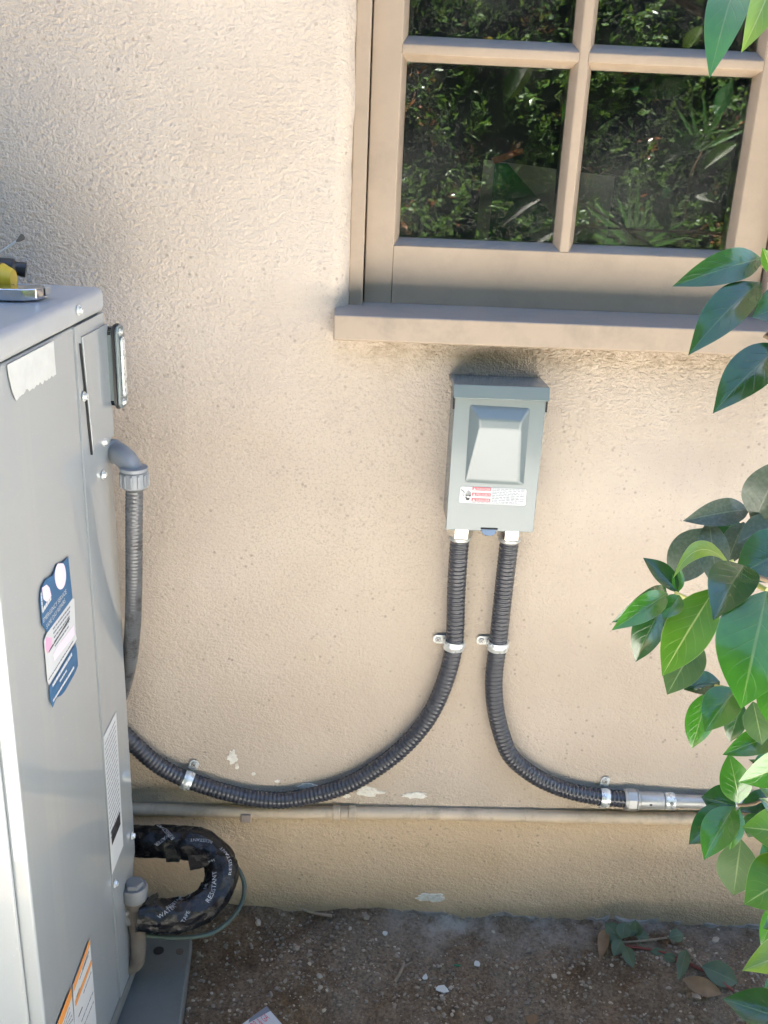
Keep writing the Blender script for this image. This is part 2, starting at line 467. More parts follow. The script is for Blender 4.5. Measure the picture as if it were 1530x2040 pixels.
def glass_mat():
    M = bpy.data.materials.new('window_glass'); M.use_nodes = True
    t = M.node_tree; N = t.nodes; L = t.links; out = N['Material Output']
    N.remove(N['Principled BSDF'])
    fr = N.new('ShaderNodeFresnel'); fr.inputs[0].default_value = 1.85
    tr = N.new('ShaderNodeBsdfTransparent'); tr.inputs[0].default_value = (.78, .82, .80, 1)
    gl = N.new('ShaderNodeBsdfGlossy'); gl.inputs['Roughness'].default_value = .004
    tc = N.new('ShaderNodeTexCoord')
    n = N.new('ShaderNodeTexNoise'); n.inputs['Scale'].default_value = 5; n.inputs['Detail'].default_value = 1
    L.new(tc.outputs['Object'], n.inputs['Vector'])
    bp = N.new('ShaderNodeBump'); bp.inputs['Strength'].default_value = .15; bp.inputs['Distance'].default_value = .001
    L.new(n.outputs[0], bp.inputs['Height']); L.new(bp.outputs[0], gl.inputs['Normal'])
    mx = N.new('ShaderNodeMixShader')
    L.new(fr.outputs[0], mx.inputs[0]); L.new(tr.outputs[0], mx.inputs[1]); L.new(gl.outputs[0], mx.inputs[2])
    # dried water spots and dust on the outside
    n2 = N.new('ShaderNodeTexNoise'); n2.inputs['Scale'].default_value = 160; n2.inputs['Detail'].default_value = 5; n2.inputs['Roughness'].default_value = .7
    L.new(tc.outputs['Object'], n2.inputs['Vector'])
    n3 = N.new('ShaderNodeTexNoise'); n3.inputs['Scale'].default_value = 7; n3.inputs['Detail'].default_value = 4
    L.new(tc.outputs['Object'], n3.inputs['Vector'])
    r1 = N.new('ShaderNodeMapRange'); r1.inputs[1].default_value = .60; r1.inputs[2].default_value = .80; r1.inputs[3].default_value = .042; r1.inputs[4].default_value = .16; L.new(n2.outputs[0], r1.inputs[0])
    r2 = N.new('ShaderNodeMapRange'); r2.inputs[1].default_value = .4; r2.inputs[2].default_value = .75; r2.inputs[3].default_value = .15; r2.inputs[4].default_value = 1.2; L.new(n3.outputs[0], r2.inputs[0])
    mm = N.new('ShaderNodeMath'); mm.operation = 'MULTIPLY'; L.new(r1.outputs[0], mm.inputs[0]); L.new(r2.outputs[0], mm.inputs[1])
    df = N.new('ShaderNodeBsdfDiffuse'); df.inputs[0].default_value = (.5, .5, .47, 1)
    m2 = N.new('ShaderNodeMixShader'); L.new(mm.outputs[0], m2.inputs[0]); L.new(mx.outputs[0], m2.inputs[1]); L.new(df.outputs[0], m2.inputs[2])
    L.new(m2.outputs[0], out.inputs[0])
    return M

STUCCO = stucco_mat(); SOIL = soil_mat(); GLASS = glass_mat()
TRIM = mat('trim_paint', (.34, .262, .19), .42, var=.07, vscale=9, bump=.45, bscale=110, bdist=.0010, dirt=(.22, .17, .13), dscale=22, damt=.32, dusty=.6)  # greyed upward edges: sky tint on the bars put into the colour
SILLM = mat('sill_paint', (.335, .26, .192), .38, var=.06, vscale=12, bump=.3, bscale=190, bdist=.0008, dirt=(.13, .115, .10), dscale=16, damt=.45, dusty=.75)  # greyed top: sky light on the sill painted in along with dust
ACP = mat('unit_paint', (.285, .315, .332), .36, spec=.5, coat=1.0, coatr=.02, var=.025, vscale=3, dirt=(.27, .26, .235), dscale=5, damt=.2, streak=.22)
ACTOP = mat('unit_lid_paint', (.36, .38, .40), .33, spec=.5, coat=.3, coatr=.12, var=.05, vscale=30, dirt=(.26, .25, .235), dscale=30, damt=.3, bump=.06, bscale=300, bdist=.0005)
DARK = mat('dark_gap', (.012, .012, .012), .8)
GREYPL = mat('grey_plastic', (.225, .24, .258), .42, var=.06, vscale=40)
OLDCON = mat('worn_grey_jacket', (.085, .09, .098), .24, var=.12, vscale=25, dirt=(.018, .016, .016), dscale=42, damt=1.0, bump=.15, bscale=80, bdist=.0008)
JACKET = mat('dark_grey_jacket', (.044, .047, .058), .23, spec=.6)
ENCL = mat('enclosure_paint', (.145, .18, .185), .27, spec=.55, coat=.25, coatr=.08, var=.025, vscale=14, bump=.04, bscale=220, bdist=.0004)
ZINC = mat('zinc', (.72, .75, .74), .30, metal=.55, rvar=.1, vscale=60, var=.08)
DULLZ = mat('dull_zinc', (.46, .465, .455), .46, metal=.6, rvar=.12, vscale=40, var=.12, dirt=(.16, .15, .14), dscale=40, damt=.5)
NUTM = mat('plated_nut', (.70, .69, .66), .22, metal=1.0, rvar=.06, vscale=60)
CHROME = mat('chrome', (.60, .61, .64), .12, metal=1.0, rvar=.05, vscale=40)
PIPEP = mat('painted_pipe', (.60, .48, .345), .55, var=.10, vscale=22, dirt=(.20, .15, .10), dscale=28, damt=.6, bump=.3, bscale=120, bdist=.001)
TAPE = mat('black_vinyl_tape', (.007, .0075, .009), .24, spec=.4, rvar=.08, vscale=40, bump=.7, bscale=110, bdist=.003)
TAPET = mat('tape_print', (.36, .37, .39), .4, var=.3, vscale=60)
COPPER = mat('weathered_copper', (.055, .085, .07), .55, var=.25, vscale=30, dirt=(.13, .05, .03), dscale=9, damt=1.0)
BRASS = mat('painted_brass', (.165, .17, .175), .5, var=.12, vscale=30, bump=.25, bscale=90, bdist=.001)
CORR = mat('corroded_pipe', (.125, .108, .09), .75, var=.22, vscale=40, bump=.5, bscale=90, bdist=.002, dirt=(.11, .085, .065), dscale=25, damt=.6)
PADM = mat('pad_grey', (.145, .155, .15), .5, var=.10, vscale=9, dirt=(.10, .082, .06), dscale=8, damt=.6, bump=.15, bscale=60, bdist=.001)
WHITE = mat('white_label', (.53, .55, .56), .5, var=.03, vscale=30)
PAPERM = mat('torn_paper', (.52, .53, .51), .85, var=.05, vscale=60, bump=.3, bscale=160, bdist=.0008)
BAREP = mat('bare_plaster', (.78, .76, .69), .9, var=.1, vscale=120, dirt=(.42, .34, .26), dscale=110, damt=.7, bump=.5, bscale=200, bdist=.001)
BLUE = mat('blue_print', (.022, .105, .23), .45, var=.06, vscale=40)
PINK = mat('faded_pink_print', (.76, .62, .72), .5)
PINK2 = mat('faded_rose_print', (.70, .36, .53), .5)
GREYT = mat('grey_print', (.17, .19, .23), .6)
BLACKT = mat('black_print', (.018, .018, .022), .5)
REDT = mat('red_print', (.66, .12, .14), .5)
ORANGE = mat('orange_print', (.66, .27, .06), .5)
CONC = mat('footing_concrete', (.29, .265, .23), .9, var=.15, vscale=30, dirt=(.16, .13, .105), dscale=12, damt=.8, bump=.7, bscale=70, bdist=.004)
BOUNCE_WALK = mat('bounce_walk_concrete', (.60, .57, .525), .85, var=.06, vscale=6, bump=.3, bscale=200, bdist=.001)
STONE = mat('gravel_stone', (.255, .21, .16), .85, var=.35, vscale=45, bump=.4, bscale=250, bdist=.001)
STONEL = mat('pale_gravel_stone', (.40, .335, .255), .8, var=.25, vscale=45)
YEL = mat('yellow_rubber', (.62, .43, .03), .4, var=.05, vscale=40)
BLKR = mat('black_rubber', (.028, .027, .028), .38, var=.1, vscale=50)
TWIG = mat('dry_twig', (.26, .20, .14), .85, var=.2, vscale=60, bump=.4, bscale=200)
DRYL = mat('dry_leaf', (.185, .115, .06), .7, var=.2, vscale=50)
BARK = mat('shrub_bark', (.16, .115, .07), .8, var=.2, vscale=60, bump=.4, bscale=150)
YTWIG = mat('young_twig', (.42, .42, .12), .5, var=.1, vscale=60)
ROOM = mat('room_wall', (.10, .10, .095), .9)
CARD = mat('pale_board', (.42, .41, .36), .8, var=.05)
GREENC = mat('green_sheet', (.02, .22, .05), .6)
ORC = mat('orange_strip', (.35, .12, .04), .6)
ROOF = mat('roof_paint', (.42, .36, .29), .7, var=.05)
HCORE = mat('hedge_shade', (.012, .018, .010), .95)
RED_ST = mat('red_stem', (.16, .035, .028), .5, var=.2, vscale=60)
GRNP = mat('green_plastic', (.03, .20, .10), .4)
L_DARK = leaf_mat('leaf_dark', (.012, .058, .014), (.020, .085, .020), .17, transl=.05, edge=(.07, .14, .05), coat=.3, spec=.7)
L_MID = leaf_mat('leaf_mid', (.022, .125, .012), (.048, .195, .018), .19, transl=.10, edge=(.17, .28, .07), coat=.3, spec=.7)
L_LITE = leaf_mat('leaf_light', (.055, .17, .014), (.095, .23, .02), .32, transl=.20, edge=(.40, .48, .16), coat=.08, spec=.35)
L_YEL = leaf_mat('leaf_yellow', (.13, .25, .02), (.20, .32, .03), .30, transl=.28, edge=(.5, .55, .2), coat=.2)
L_DUST = leaf_mat('leaf_dusty', (.012, .036, .018), (.02, .05, .02), .42, dust=.16, transl=.05, edge=(.11, .15, .08), coat=.1)
L_PALE = leaf_mat('leaf_underside', (.045, .105, .034), (.075, .145, .05), .45, transl=.16, edge=(.24, .32, .14), coat=.0, spec=.3)
L_WEED = leaf_mat('weed_leaf', (.05, .085, .05), (.075, .12, .065), .6, transl=.1, edge=(.13, .17, .1), coat=.0)
L_HEDGE = leaf_mat('hedge_leaf', (.03, .085, .018), (.12, .20, .035), .35, transl=.3, edge=(.2, .3, .1), coat=.2)
L_RED = leaf_mat('hedge_red_leaf', (.20, .055, .03), (.28, .11, .04), .35, transl=.3, edge=(.3, .2, .1), coat=.2)
L_STRAP = leaf_mat('strap_leaf', (.03, .10, .018), (.07, .17, .03), .35, transl=.3, edge=(.3, .4, .15), coat=.2)

# ================================================================== GROUND
def gz(x, y):
    base = .016 - .028*x - .03*max(-y, 0)*.3
    if x < -.16: base = .0205 + .0*x
    b = .010*nz(x, y, 0, 7) + .006*nz(x, y, 5, 19) + .0035*nz(x, y, 9, 48) + .0022*nz(x, y, 3, 110)
    pile = .030*math.exp(-((x-.62)/.13)**2-((y+.13)/.07)**2)
    wall = .010*math.exp(y/.03)*(1+nz(x, 2, 0, 14))
    return base + (b + pile + wall)*(1 if y > -1.0 else max(0, 1-(-y-1.0)*10))
gm = MB()
xs = [-60, -20, -6, -2.5, -1.4, -.9] + [-.6 + .006*i for i in range(268)] + [1.1, 1.5, 2.5, 6, 20, 60]
ys = [-60, -20, -8, -5, -3.4, -2.4, -1.6, -1.2] + [-1.05 + .05*i for i in range(12)] + [-.46 + .005*i for i in range(96)]
vs = [V((x, y, gz(x, y) if -1.3 < x < 1.8 and y > -1.15 else -.03)) for y in ys for x in xs]
nx = len(xs)
gm.add(vs, [(j*nx+i, j*nx+i+1, (j+1)*nx+i+1, (j+1)*nx+i) for j in range(len(ys)-1) for i in range(nx-1)])
struct(obj('ground', gm, SOIL))
# unseen pale concrete walk, added and sized to bounce sunlight onto the wall
pm = MB()
for i in range(5):
    pm.box((-1.5+i*1.8, -3.0, -.08), (-1.5+i*1.8+1.79, -.94, .0), .006)
struct(obj('path', pm, BOUNCE_WALK))
# concrete footing showing at the foot of the wall
fm = MB()
n = 260
top = []; bot = []
vs = []; fs = []
for i in range(n+1):
    x = .06 + i*(1.5/n)
    wdt = max(.0015, (.006 + .016*nz(x, 3, 0, 9) + .012*nz(x, 1, 0, 34) + .005*nz(x, 5, 0, 90)) * min(1, (x-.05)/.08))
    zz = gz(x, -wdt) - .002 + .005*nz(x, 8, 0, 22)
    vs += [V((x, .03, zz+.010)), V((x, -wdt*.75, zz+.007+.006*nz(x, 7, 0, 40)+.003*nz(x, 2, 0, 110))), V((x, -wdt, zz-.02))]
for i in range(n):
    for k in range(2): fs.append((i*3+k, i*3+k+1, (i+1)*3+k+1, (i+1)*3+k))
fm.add(vs, fs)
struct(obj('concrete_footing', fm, CONC))

# ================================================================== HOUSE
house = thing('house', 'beige stucco house wall with a multi-pane wooden window', 'house', V((0, 0, 0)))
XW0, XW1, ZS = -.017, .592, 1.076         # window opening left, right, sill top
def wall_y(x, z):
    y = .0022*nz(x, z, 0, 6) + .0012*nz(x, z, 3, 17) + .0004*nz(x, z, 8, 60)
    if z < .235:                            # slight swelling of the plaster at the foot
        y -= .004*min(1, (.235-z)/.05)
    if z > 1.053:
        wob = .0025*nz(3, z, 0, 13) + .0012*nz(9, z, 0, 40)
        d = min(x - (XW0+wob), XW1-wob - x)
        if d > -.03:
            t = (d+.024)/.030
            if t > 0:
                y += .052*(1-math.sqrt(max(0, 1-min(t, 1)**2)))
    return y
xs = [-6, -3, -1.5, -.9] + [-.6 + .0085*i for i in range(64)] + [-.052 + .0022*i for i in range(24)] + [.006+.0085*i for i in range(70)] + [.60+.0085*i for i in range(40)] + [1.2, 2, 3, 6]
xs = sorted(xs)
zs = [-.3, -.1] + [-.04 + .0085*i for i in range(190)] + [1.7, 2.1, 2.5]
idx = {}
wm = MB(); vs = []; fs = []
def vid(i, j):
    if (i, j) not in idx:
        idx[(i, j)] = len(vs); x, z = xs[i], zs[j]
        vs.append(V((x, wall_y(x, z) if -.9 < x < 1.2 else 0, z)))
    return idx[(i, j)]
for j in range(len(zs)-1):
    for i in range(len(xs)-1):
        cx, cz = (xs[i]+xs[i+1])/2, (zs[j]+zs[j+1])/2
        if XW0+.012 < cx < XW1-.012 and 1.055 < cz < 2.05: continue
        fs.append((vid(i, j), vid(i+1, j), vid(i+1, j+1), vid(i, j+1)))
wm.add(vs, fs)
obj('stucco_wall', wm, STUCCO, house)
# rest of the building: body behind the wall and a shallow eave
hb = MB()
hb.box((-6, 3.2, -.3), (6, 3.3, 2.5)); hb.box((-6.0, .06, -.3), (-5.9, 3.2, 2.5)); hb.box((5.9, .06, -.3), (6, 3.2, 2.5))
obj('side_wall', hb, STUCCO, house)
ev = MB()
ev.box((-6.2, -.22, 2.502), (6.2, 3.4, 2.62), .01)
ev.box((-6.2, -.25, 2.49), (6.2, -.221, 2.64), .004)
obj('roof', ev, ROOF, house)
# bare spots where paint came off
def flake(cx, cy, w_, h_, seed, y=None, n=22):
    r = random.Random(seed)
    pts = []
    for k in range(n):
        a = 2*math.pi*k/n
        q = .62 + .5*r.random()
        p = at(cx + math.cos(a)*w_*q, cy + math.sin(a)*h_*q, 0)
        pts.append(V((p.x, wall_y(p.x, p.z)-.0022, p.z)))
    return pts
for (cx, cy, w_, h_, sd_) in [(463, 1508, 11, 14, 1), (735, 1577, 30, 10, 2), (828, 1584, 27, 7, 3), (612, 1566, 24, 5, 4), (857, 1783, 30, 9, 5), (505, 1541, 4, 3, 6), (552, 1556, 6, 2.5, 7), (690, 1585, 8, 5, 8), (472, 1526, 4, 6, 11)]:
    obj('bare_patch', MB().prism(flake(cx, cy, w_, h_, sd_), (0, .004, 0)), BAREP, house)
# ---- window
YS, YG = .040, .056
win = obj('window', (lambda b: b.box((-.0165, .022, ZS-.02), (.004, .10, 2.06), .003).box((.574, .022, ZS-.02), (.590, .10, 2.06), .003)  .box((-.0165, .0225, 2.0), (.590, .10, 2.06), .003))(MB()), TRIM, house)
def bar(x0, x1, z0, z1, fx, fz, name, mt=TRIM, yb=YG+.001):
    """a sash bar whose glazing edges slope back to the glass: fx, fz = (low side, high side) flare"""
    b = MB()
    fr = [(x0, z0), (x1, z0), (x1, z1), (x0, z1)]
    bk = [(x0-fx[0], z0-fz[0]), (x1+fx[1], z0-fz[0]), (x1+fx[1], z1+fz[1]), (x0-fx[0], z1+fz[1])]
    L1 = [V((x, YS, z)) for x, z in fr]; L2 = [V((x, yb, z)) for x, z in bk]; L3 = [V((x, yb+.02, z)) for x, z in bk]
    bb = bmesh.new()
    A = [bb.verts.new(p) for p in L1]; B = [bb.verts.new(p) for p in L2]; C = [bb.verts.new(p) for p in L3]
    bb.faces.new(A); bb.faces.new(C[::-1])
    for P, Q in ((A, B), (B, C)):
        for i in range(4): bb.faces.new((P[i], Q[i], Q[(i+1) % 4], P[(i+1) % 4]))
    bmesh.ops.recalc_face_normals(bb, faces=bb.faces[:])
    bmesh.ops.bevel(bb, geom=[e for e in bb.edges if all(v_ in A for v_ in e.verts) and abs((e.verts[0].co-e.verts[1].co)[0 if x1-x0 > z1-z0 else 2]) > .02], offset=.0014, segments=2, affect='EDGES')
    b.bm(bb); b.wn = True
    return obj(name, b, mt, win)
F = .0075
xl, xr, zb, ztop = .0052, .5715, 1.0805, 1.995
zrow = [1.1615, 1.1805, 1.1805]
bar(xl, .0455, zb, ztop, (0, F), (0, 0), 'stile')
bar(.5255, xr, zb, ztop, (F, 0), (0, 0), 'stile')
bar(.0455, .5255, zb-.001, 1.1615, (0, 0), (0, .010), 'rail')
bar(.0455, .5255, 1.925, ztop, (0, 0), (.01, 0), 'rail')
bar(.2790, .2920, 1.1615, 1.925, (F+.001, F+.001), (0, 0), 'muntin')
for k in range(2):
    z0 = 1.4055 + .2535*k
    bar(.0455, .2790, z0, z0+.0125, (0, 0), (.0085, .0115), 'muntin')
    bar(.2920, .5255, z0, z0+.0125, (0, 0), (.0085, .0115), 'muntin')
for k in range(3):
    for (a, b_) in ((.047, .2775), (.2935, .524)):
        g = MB().box((a, YG, 1.165+.2535*k), (b_, YG+.004, 1.165+.2535*k+.249))
        obj('pane', g, GLASS, win)
sb = MB()
sb.prism([V((-.0345, .06, ZS+.006)), V((-.0345, -.041, ZS-.001)), V((-.0345, -.041, 1.0405)), V((-.0345, -.034, 1.0385)), V((-.0345, .06, 1.044))], (.643, 0, 0), .0025)
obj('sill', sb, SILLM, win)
# dim room behind the glass
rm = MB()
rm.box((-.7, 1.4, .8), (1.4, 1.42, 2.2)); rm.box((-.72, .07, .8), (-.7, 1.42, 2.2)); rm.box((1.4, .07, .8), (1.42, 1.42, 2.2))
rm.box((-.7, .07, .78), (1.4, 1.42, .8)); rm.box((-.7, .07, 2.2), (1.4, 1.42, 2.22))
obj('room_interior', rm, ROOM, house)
YI = .20
cb = [at(*q, YI) for q in ((965, 318), (1225, 352), (1205, 500), (945, 492))]
bo = thing('cardboard_box', 'pale box with a green sheet behind the lower window panes', 'box', V((.3, .2, 1.0)))
bo_o = V((.3, .2, 1.0))
obj('panel', MB().prism(cb, (.0, .006, .0)), CARD, bo, bo_o)
obj('sheet', MB().prism([p+V((0, -.005, 0)) for p in [at(*q, YI) for q in ((985, 325), (1010, 325), (1110, 440), (1100, 492), (972, 488))]], (0, .003, 0)), GREENC, bo, bo_o)
obj('strip', MB().prism([p+V((0, -.004, 0)) for p in [at(*q, YI) for q in ((978, 315), (1040, 295), (1042, 305), (985, 327))]], (0, .003, 0)), ORC, bo, bo_o)
obj('stand', MB().box((.12, .207, .80), (.52, .5, 1.12)), ROOM, bo, bo_o) if False else None

# ================================================================== AIR CONDITIONER
AY = rad(4.3)
O = V((-.315, -.157, 0)); EX = V((math.cos(AY), -math.sin(AY), 0)); EY = V((math.sin(AY), math.cos(AY), 0))
def L(a, b, z): return O + EX*a + EY*b + V((0, 0, z))
AM = Matrix((EX, EY, V((0, 0, 1)))).transposed().to_4x4(); AM.translation = O
ORG = V((O.x-.4, O.y-.18, .06))
ac = thing('air_conditioner', 'tall slim grey outdoor air conditioner unit against the wall', 'air conditioner', ORG)
def acp(x, y, off=0.0): return onpl(x, y, O + EX*off, EX)
ZB, ZT, ZC = .085, 1.118, 1.088
DEP, WID = .354, .86
seam = acp(148, 648); sb_ = (seam-O).dot(EY)       # local y of the seam between side panel and rear corner panel
def acbox(lo, hi, bev, name, mt, parent=None):
    return obj(name, MB().box(lo, hi, bev, 2, AM), mt, parent or ac, ORG)
acbox((-WID, -DEP, ZB), (-.0012, sb_-.0008, ZC-.0008), .003, 'side_panel', ACP)
# rear corner panel: notched at the bottom where the service valve sits
q = acp(268, 1726); zn = q.z - .0
prof = [(sb_+.0004, ZB), (-.028, ZB), (-.028, ZB+.125), (-.012, ZB+.165), (0, ZB+.185), (0, ZC-.0008), (sb_+.0004, ZC-.0008)]
b = MB().prism([AM @ V((0.0, y, z)) for y, z in prof], -EX*WID*.5)
obj('corner_panel', b, ACP, ac, ORG)
acbox((-WID, -.10, ZB+.002), (-.05, -.005, ZC-.01), 0, 'inner_chassis', DARK)
acbox((-WID-.004, -DEP-.003, ZC), (.0016, .004, ZT), .008, 'top_lid', ACTOP)
acbox((-WID-.002, -DEP-.002, ZB-.026), (.0008, .003, ZB-.002), .003, 'base_pan', PADM)
# front grille panel (faces the camera side)
fp = MB().box((-WID+.01, -DEP-.006, ZB+.02), (-.018, -DEP-.0005, ZC-.02), .003, 2, AM)
obj('front_panel', fp, ACP, ac, ORG)
# small access door on the corner panel
dp = [acp(159, 672, .0), acp(213, 643, .0), acp(226, 868, .0), acp(181, 903, .0)]
obj('door_gap', MB().prism([p + EX*.0003 for p in [acp(157, 684), acp(160.5, 684), acp(183.5, 906), acp(180, 906)]], EX*.0008), DARK, ac, ORG)
obj('access_door', MB().prism([acp(161, 671), acp(211, 645), acp(224, 868), acp(183, 899)], EX*.0022, .0006), ACP, ac, ORG)
def screw(p, nrm, r=.0045, parent=None, org=None, mt=ZINC, name='screw'):
    M = place(p, nrm)
    b = MB().lathe([(r*1.45, 0), (r*1.45, r*.25), (r*1.05, r*.3)], M, 14)
    b.lathe([(r, r*.3), (r, r*.85), (r*.85, r*1.1)], M, sides=6)
    return obj(name, b, mt, parent, org)
for (x, y) in [(156, 618), (167, 790), (207, 880), (205, 946), (263, 1665), (229, 1760)]:
    screw(acp(x, y, .0025 if y < 700 else .001), EX, .0042, ac, ORG)
# ---- stickers on the side panel
LIFT = .0009
def poly_on(pts, lift=LIFT, thick=.0004): return MB().prism([acp(x, y, lift) for x, y in pts], -EX*thick)
rr = random.Random(3)
tp = [(15, 727), (60, 703), (107, 679), (109, 712), (112, 746)]
for k in range(27):
    t = k/26
    tp.append((109 - 77*t + rr.uniform(-1.2, 1.2), 748 + 40*t**.9 + rr.uniform(-5, 5)*(1 if k % 3 else .3) + (5 if t > .8 else 0)))
tp += [(25, 780), (18, 750)]
s1 = obj('torn_label', poly_on(tp), PAPERM, ac, ORG); s1['label'] = 'torn white paper label near the top of the unit'
def sx(u, v):   # zoom coordinates of the blue sticker -> photo pixel
    return 60+u*120/742, 1090+v*330/2040
blue = [(472, 110), (490, 300), (525, 640), (215, 1050), (150, 960), (120, 640), (140, 500), (195, 395), (270, 360), (310, 270), (330, 215), (420, 180)]
s2 = obj('service_sticker', poly_on([sx(*p) for p in blue]), BLUE, ac, ORG); s2['label'] = 'torn blue and white service sticker'
def sub(name, pts, mt, lift, par=s2): return obj(name, poly_on([sx(*p) for p in pts], lift, .0003), mt, par, ORG)
sub('white_field', [(215, 1050), (525, 628), (545, 640), (560, 1060), (575, 1130), (235, 1700), (215, 1640), (172, 1150)], WHITE, LIFT)
sub('blue_field', [(240, 1710), (560, 1175), (575, 1250), (592, 1460), (545, 1570), (430, 1770), (380, 1830), (330, 1850), (280, 1975), (245, 1880)], BLUE, LIFT)
sub('round_print', [(375+68*math.cos(a), 350+172*math.sin(a)) for a in [2*math.pi*k/24 for k in range(24)] if not (math.sin(a) < -.93)], PINK, LIFT+.0004)
sub('round_print', [(205, 462), (240, 500), (262, 600), (205, 672), (165, 640), (150, 500)], PINK, LIFT+.0004)
sub('round_print', [(205, 1110), (270, 1115), (268, 1210), (215, 1315), (190, 1230)], PINK2, LIFT+.0004)
sub('faded_print', [(330, 1240), (540, 960), (548, 1080), (300, 1400), (285, 1330)], PINK, LIFT+.0003)
def text_on(txt, p0, p1, hgt, mt, par, lift, name='lettering', mapf=sx, conv=acp, nrm=EX, fill=.98):
    """lettering from p0 to p1 (baseline) of cap height hgt (same zoom units) on the plane given by conv"""
    vs, fs = text_mesh(txt)
    if not vs: return
    w_ = max(v_.x for v_ in vs); x0 = min(v_.x for v_ in vs); h_ = .70
    A, B = conv(*mapf(*p0), lift), conv(*mapf(*p1), lift)
    H = conv(*mapf(p0[0]+hgt[0], p0[1]+hgt[1]), lift) - A
    D = B - A
    b = MB(); b.recalc = False
    b.add([A + D*((v_.x-x0)/(w_-x0)*fill) + H*(v_.y/h_) for v_ in vs], fs)
    return obj(name, b.mesh(ORG if par else V((0, 0, 0)), smooth=False), mt, par)
LT = LIFT+.0004
text_on('EMERGENCY SERVICE', (165, 935), (455, 560), (-8, -55), WHITE, s2, LT)
text_on('SAME DAY REPAIRS', (205, 1010), (440, 670), (-8, -55), WHITE, s2, LT)
for (a, b_) in (((150, 820), (275, 650)),): text_on('& MORE', a, b_, (-6, -60), WHITE, s2, LT) if False else None
def dashes(p0, p1, hgt, mt, par, lift, mapf=sx, conv=acp, n=9, seed=1, nrm=EX, org=ORG, name='fine_print', gap=.25):
    """an illegible line of fine print: a row of short word-long marks"""
    r = random.Random(seed); b = MB(); t = 0
    A, B = V(p0).to_2d() if len(p0) > 2 else V((p0[0], p0[1])), V((p1[0], p1[1]))
    ws = [r.uniform(.4, 1.5) for _ in range(n)]; tot = sum(ws)
    for w_ in ws:
        t0, t1 = t/tot, (t + w_*(1-gap))/tot; t += w_
        P, Q = A.lerp(B, t0), A.lerp(B, t1)
        b.prism([conv(*mapf(*p), lift) for p in ((P.x, P.y), (Q.x, Q.y), (Q.x+hgt[0], Q.y+hgt[1]), (P.x+hgt[0], P.y+hgt[1]))], -nrm*.0002)
    return obj(name, b.mesh(org, smooth=False), mt, par)
for k in range(5):
    dashes((285+6*k, 1020+52*k), (500-4*k, 735+60*k), (-2, -18), GREYT, s2, LT, seed=k)
dashes((232, 1300), (500, 870), (-3, -16), BLACKT, s2, LT, n=4, seed=9, gap=.1)
dashes((232, 1640), (540, 1150), (-2, -12), GREYT, s2, LT, n=16, seed=12)
dashes((280, 1725), (520, 1330), (-6, -34), WHITE, s2, LT, n=12, seed=13, gap=.15)
dashes((370, 1665), (455, 1525), (-3, -22), WHITE, s2, LT, n=6, seed=14)
dashes((285, 1910), (545, 1490), (-3, -26), WHITE, s2, LT, n=16, seed=15, gap=.18)
dashes((155, 815), (265, 640), (-6, -45), WHITE, s2, LT, n=5, seed=16, gap=.15)
dashes((150, 800), (130, 560), (12, -10), WHITE, s2, LT, n=6, seed=17, gap=.15)
# data plate
def px(u, v): return 190+u*100/567, 1400+v*360/2040
s3 = obj('data_plate', poly_on([px(*p) for p in ((235, 100), (316, 1610), (190, 1938), (92, 390))]), WHITE, ac, ORG)
s3['label'] = 'long white rating plate with small black print'
for k in range(20):
    t = .06 + k*.036
    a = (92+98*t+10, 390+1548*t); b_ = (235+81*t-10, 100+1510*t+12)
    dashes(a, b_, (0, -13), GREYT, s3, LT, mapf=px, n=3+k % 3, seed=20+k, gap=.14)
obj('black_field', poly_on([px(*p) for p in ((278, 1228), (285, 1370), (190, 1610), (183, 1460))], LT, .0003), BLACKT, s3, ORG)
# warning labels low on the panel
def ox(u, v): return 100+u*300/1530, 1850+v*190/969
s4 = obj('warning_label', poly_on([ox(*p) for p in ((402, 108), (440, 560), (480, 1100), (255, 1100), (232, 575))]), WHITE, ac, ORG)
s4['label'] = 'white warning label with orange edge low on the panel'
obj('orange_edge', poly_on([ox(*p) for p in ((402, 108), (409, 150), (243, 640), (236, 575))], LT, .0003), ORANGE, s4, ORG)
obj('orange_edge', poly_on([ox(*p) for p in ((418, 318), (428, 345), (262, 790), (256, 740))], LT, .0003), ORANGE, s4, ORG)
for k, (a, b_) in enumerate((((300, 520), (395, 260)), ((270, 700), (300, 610)), ((340, 660), (420, 440)), ((320, 950), (440, 640)), ((345, 990), (445, 740)), ((290, 900), (330, 800)), ((330, 420), (395, 230)))):
    dashes(a, b_, (0, -14), GREYT if k < 5 else BLACKT, s4, LT, mapf=ox, n=6, seed=50+k)
s5 = obj('warning_label', poly_on([ox(*p) for p in ((214, 598), (255, 1100), (40, 1100), (78, 955))], LIFT+.0002), WHITE, ac, ORG)
s5['label'] = 'white label with broad orange band at the bottom'
obj('orange_edge', poly_on([ox(*p) for p in ((214, 598), (222, 690), (100, 1030), (78, 955))], LT+.0003, .0003), ORANGE, s5, ORG)
for k in range(4): dashes((130+16*k, 1000), (200+12*k, 800+40*k), (0, -12), GREYT, s5, LT+.0003, mapf=ox, n=4, seed=70+k)
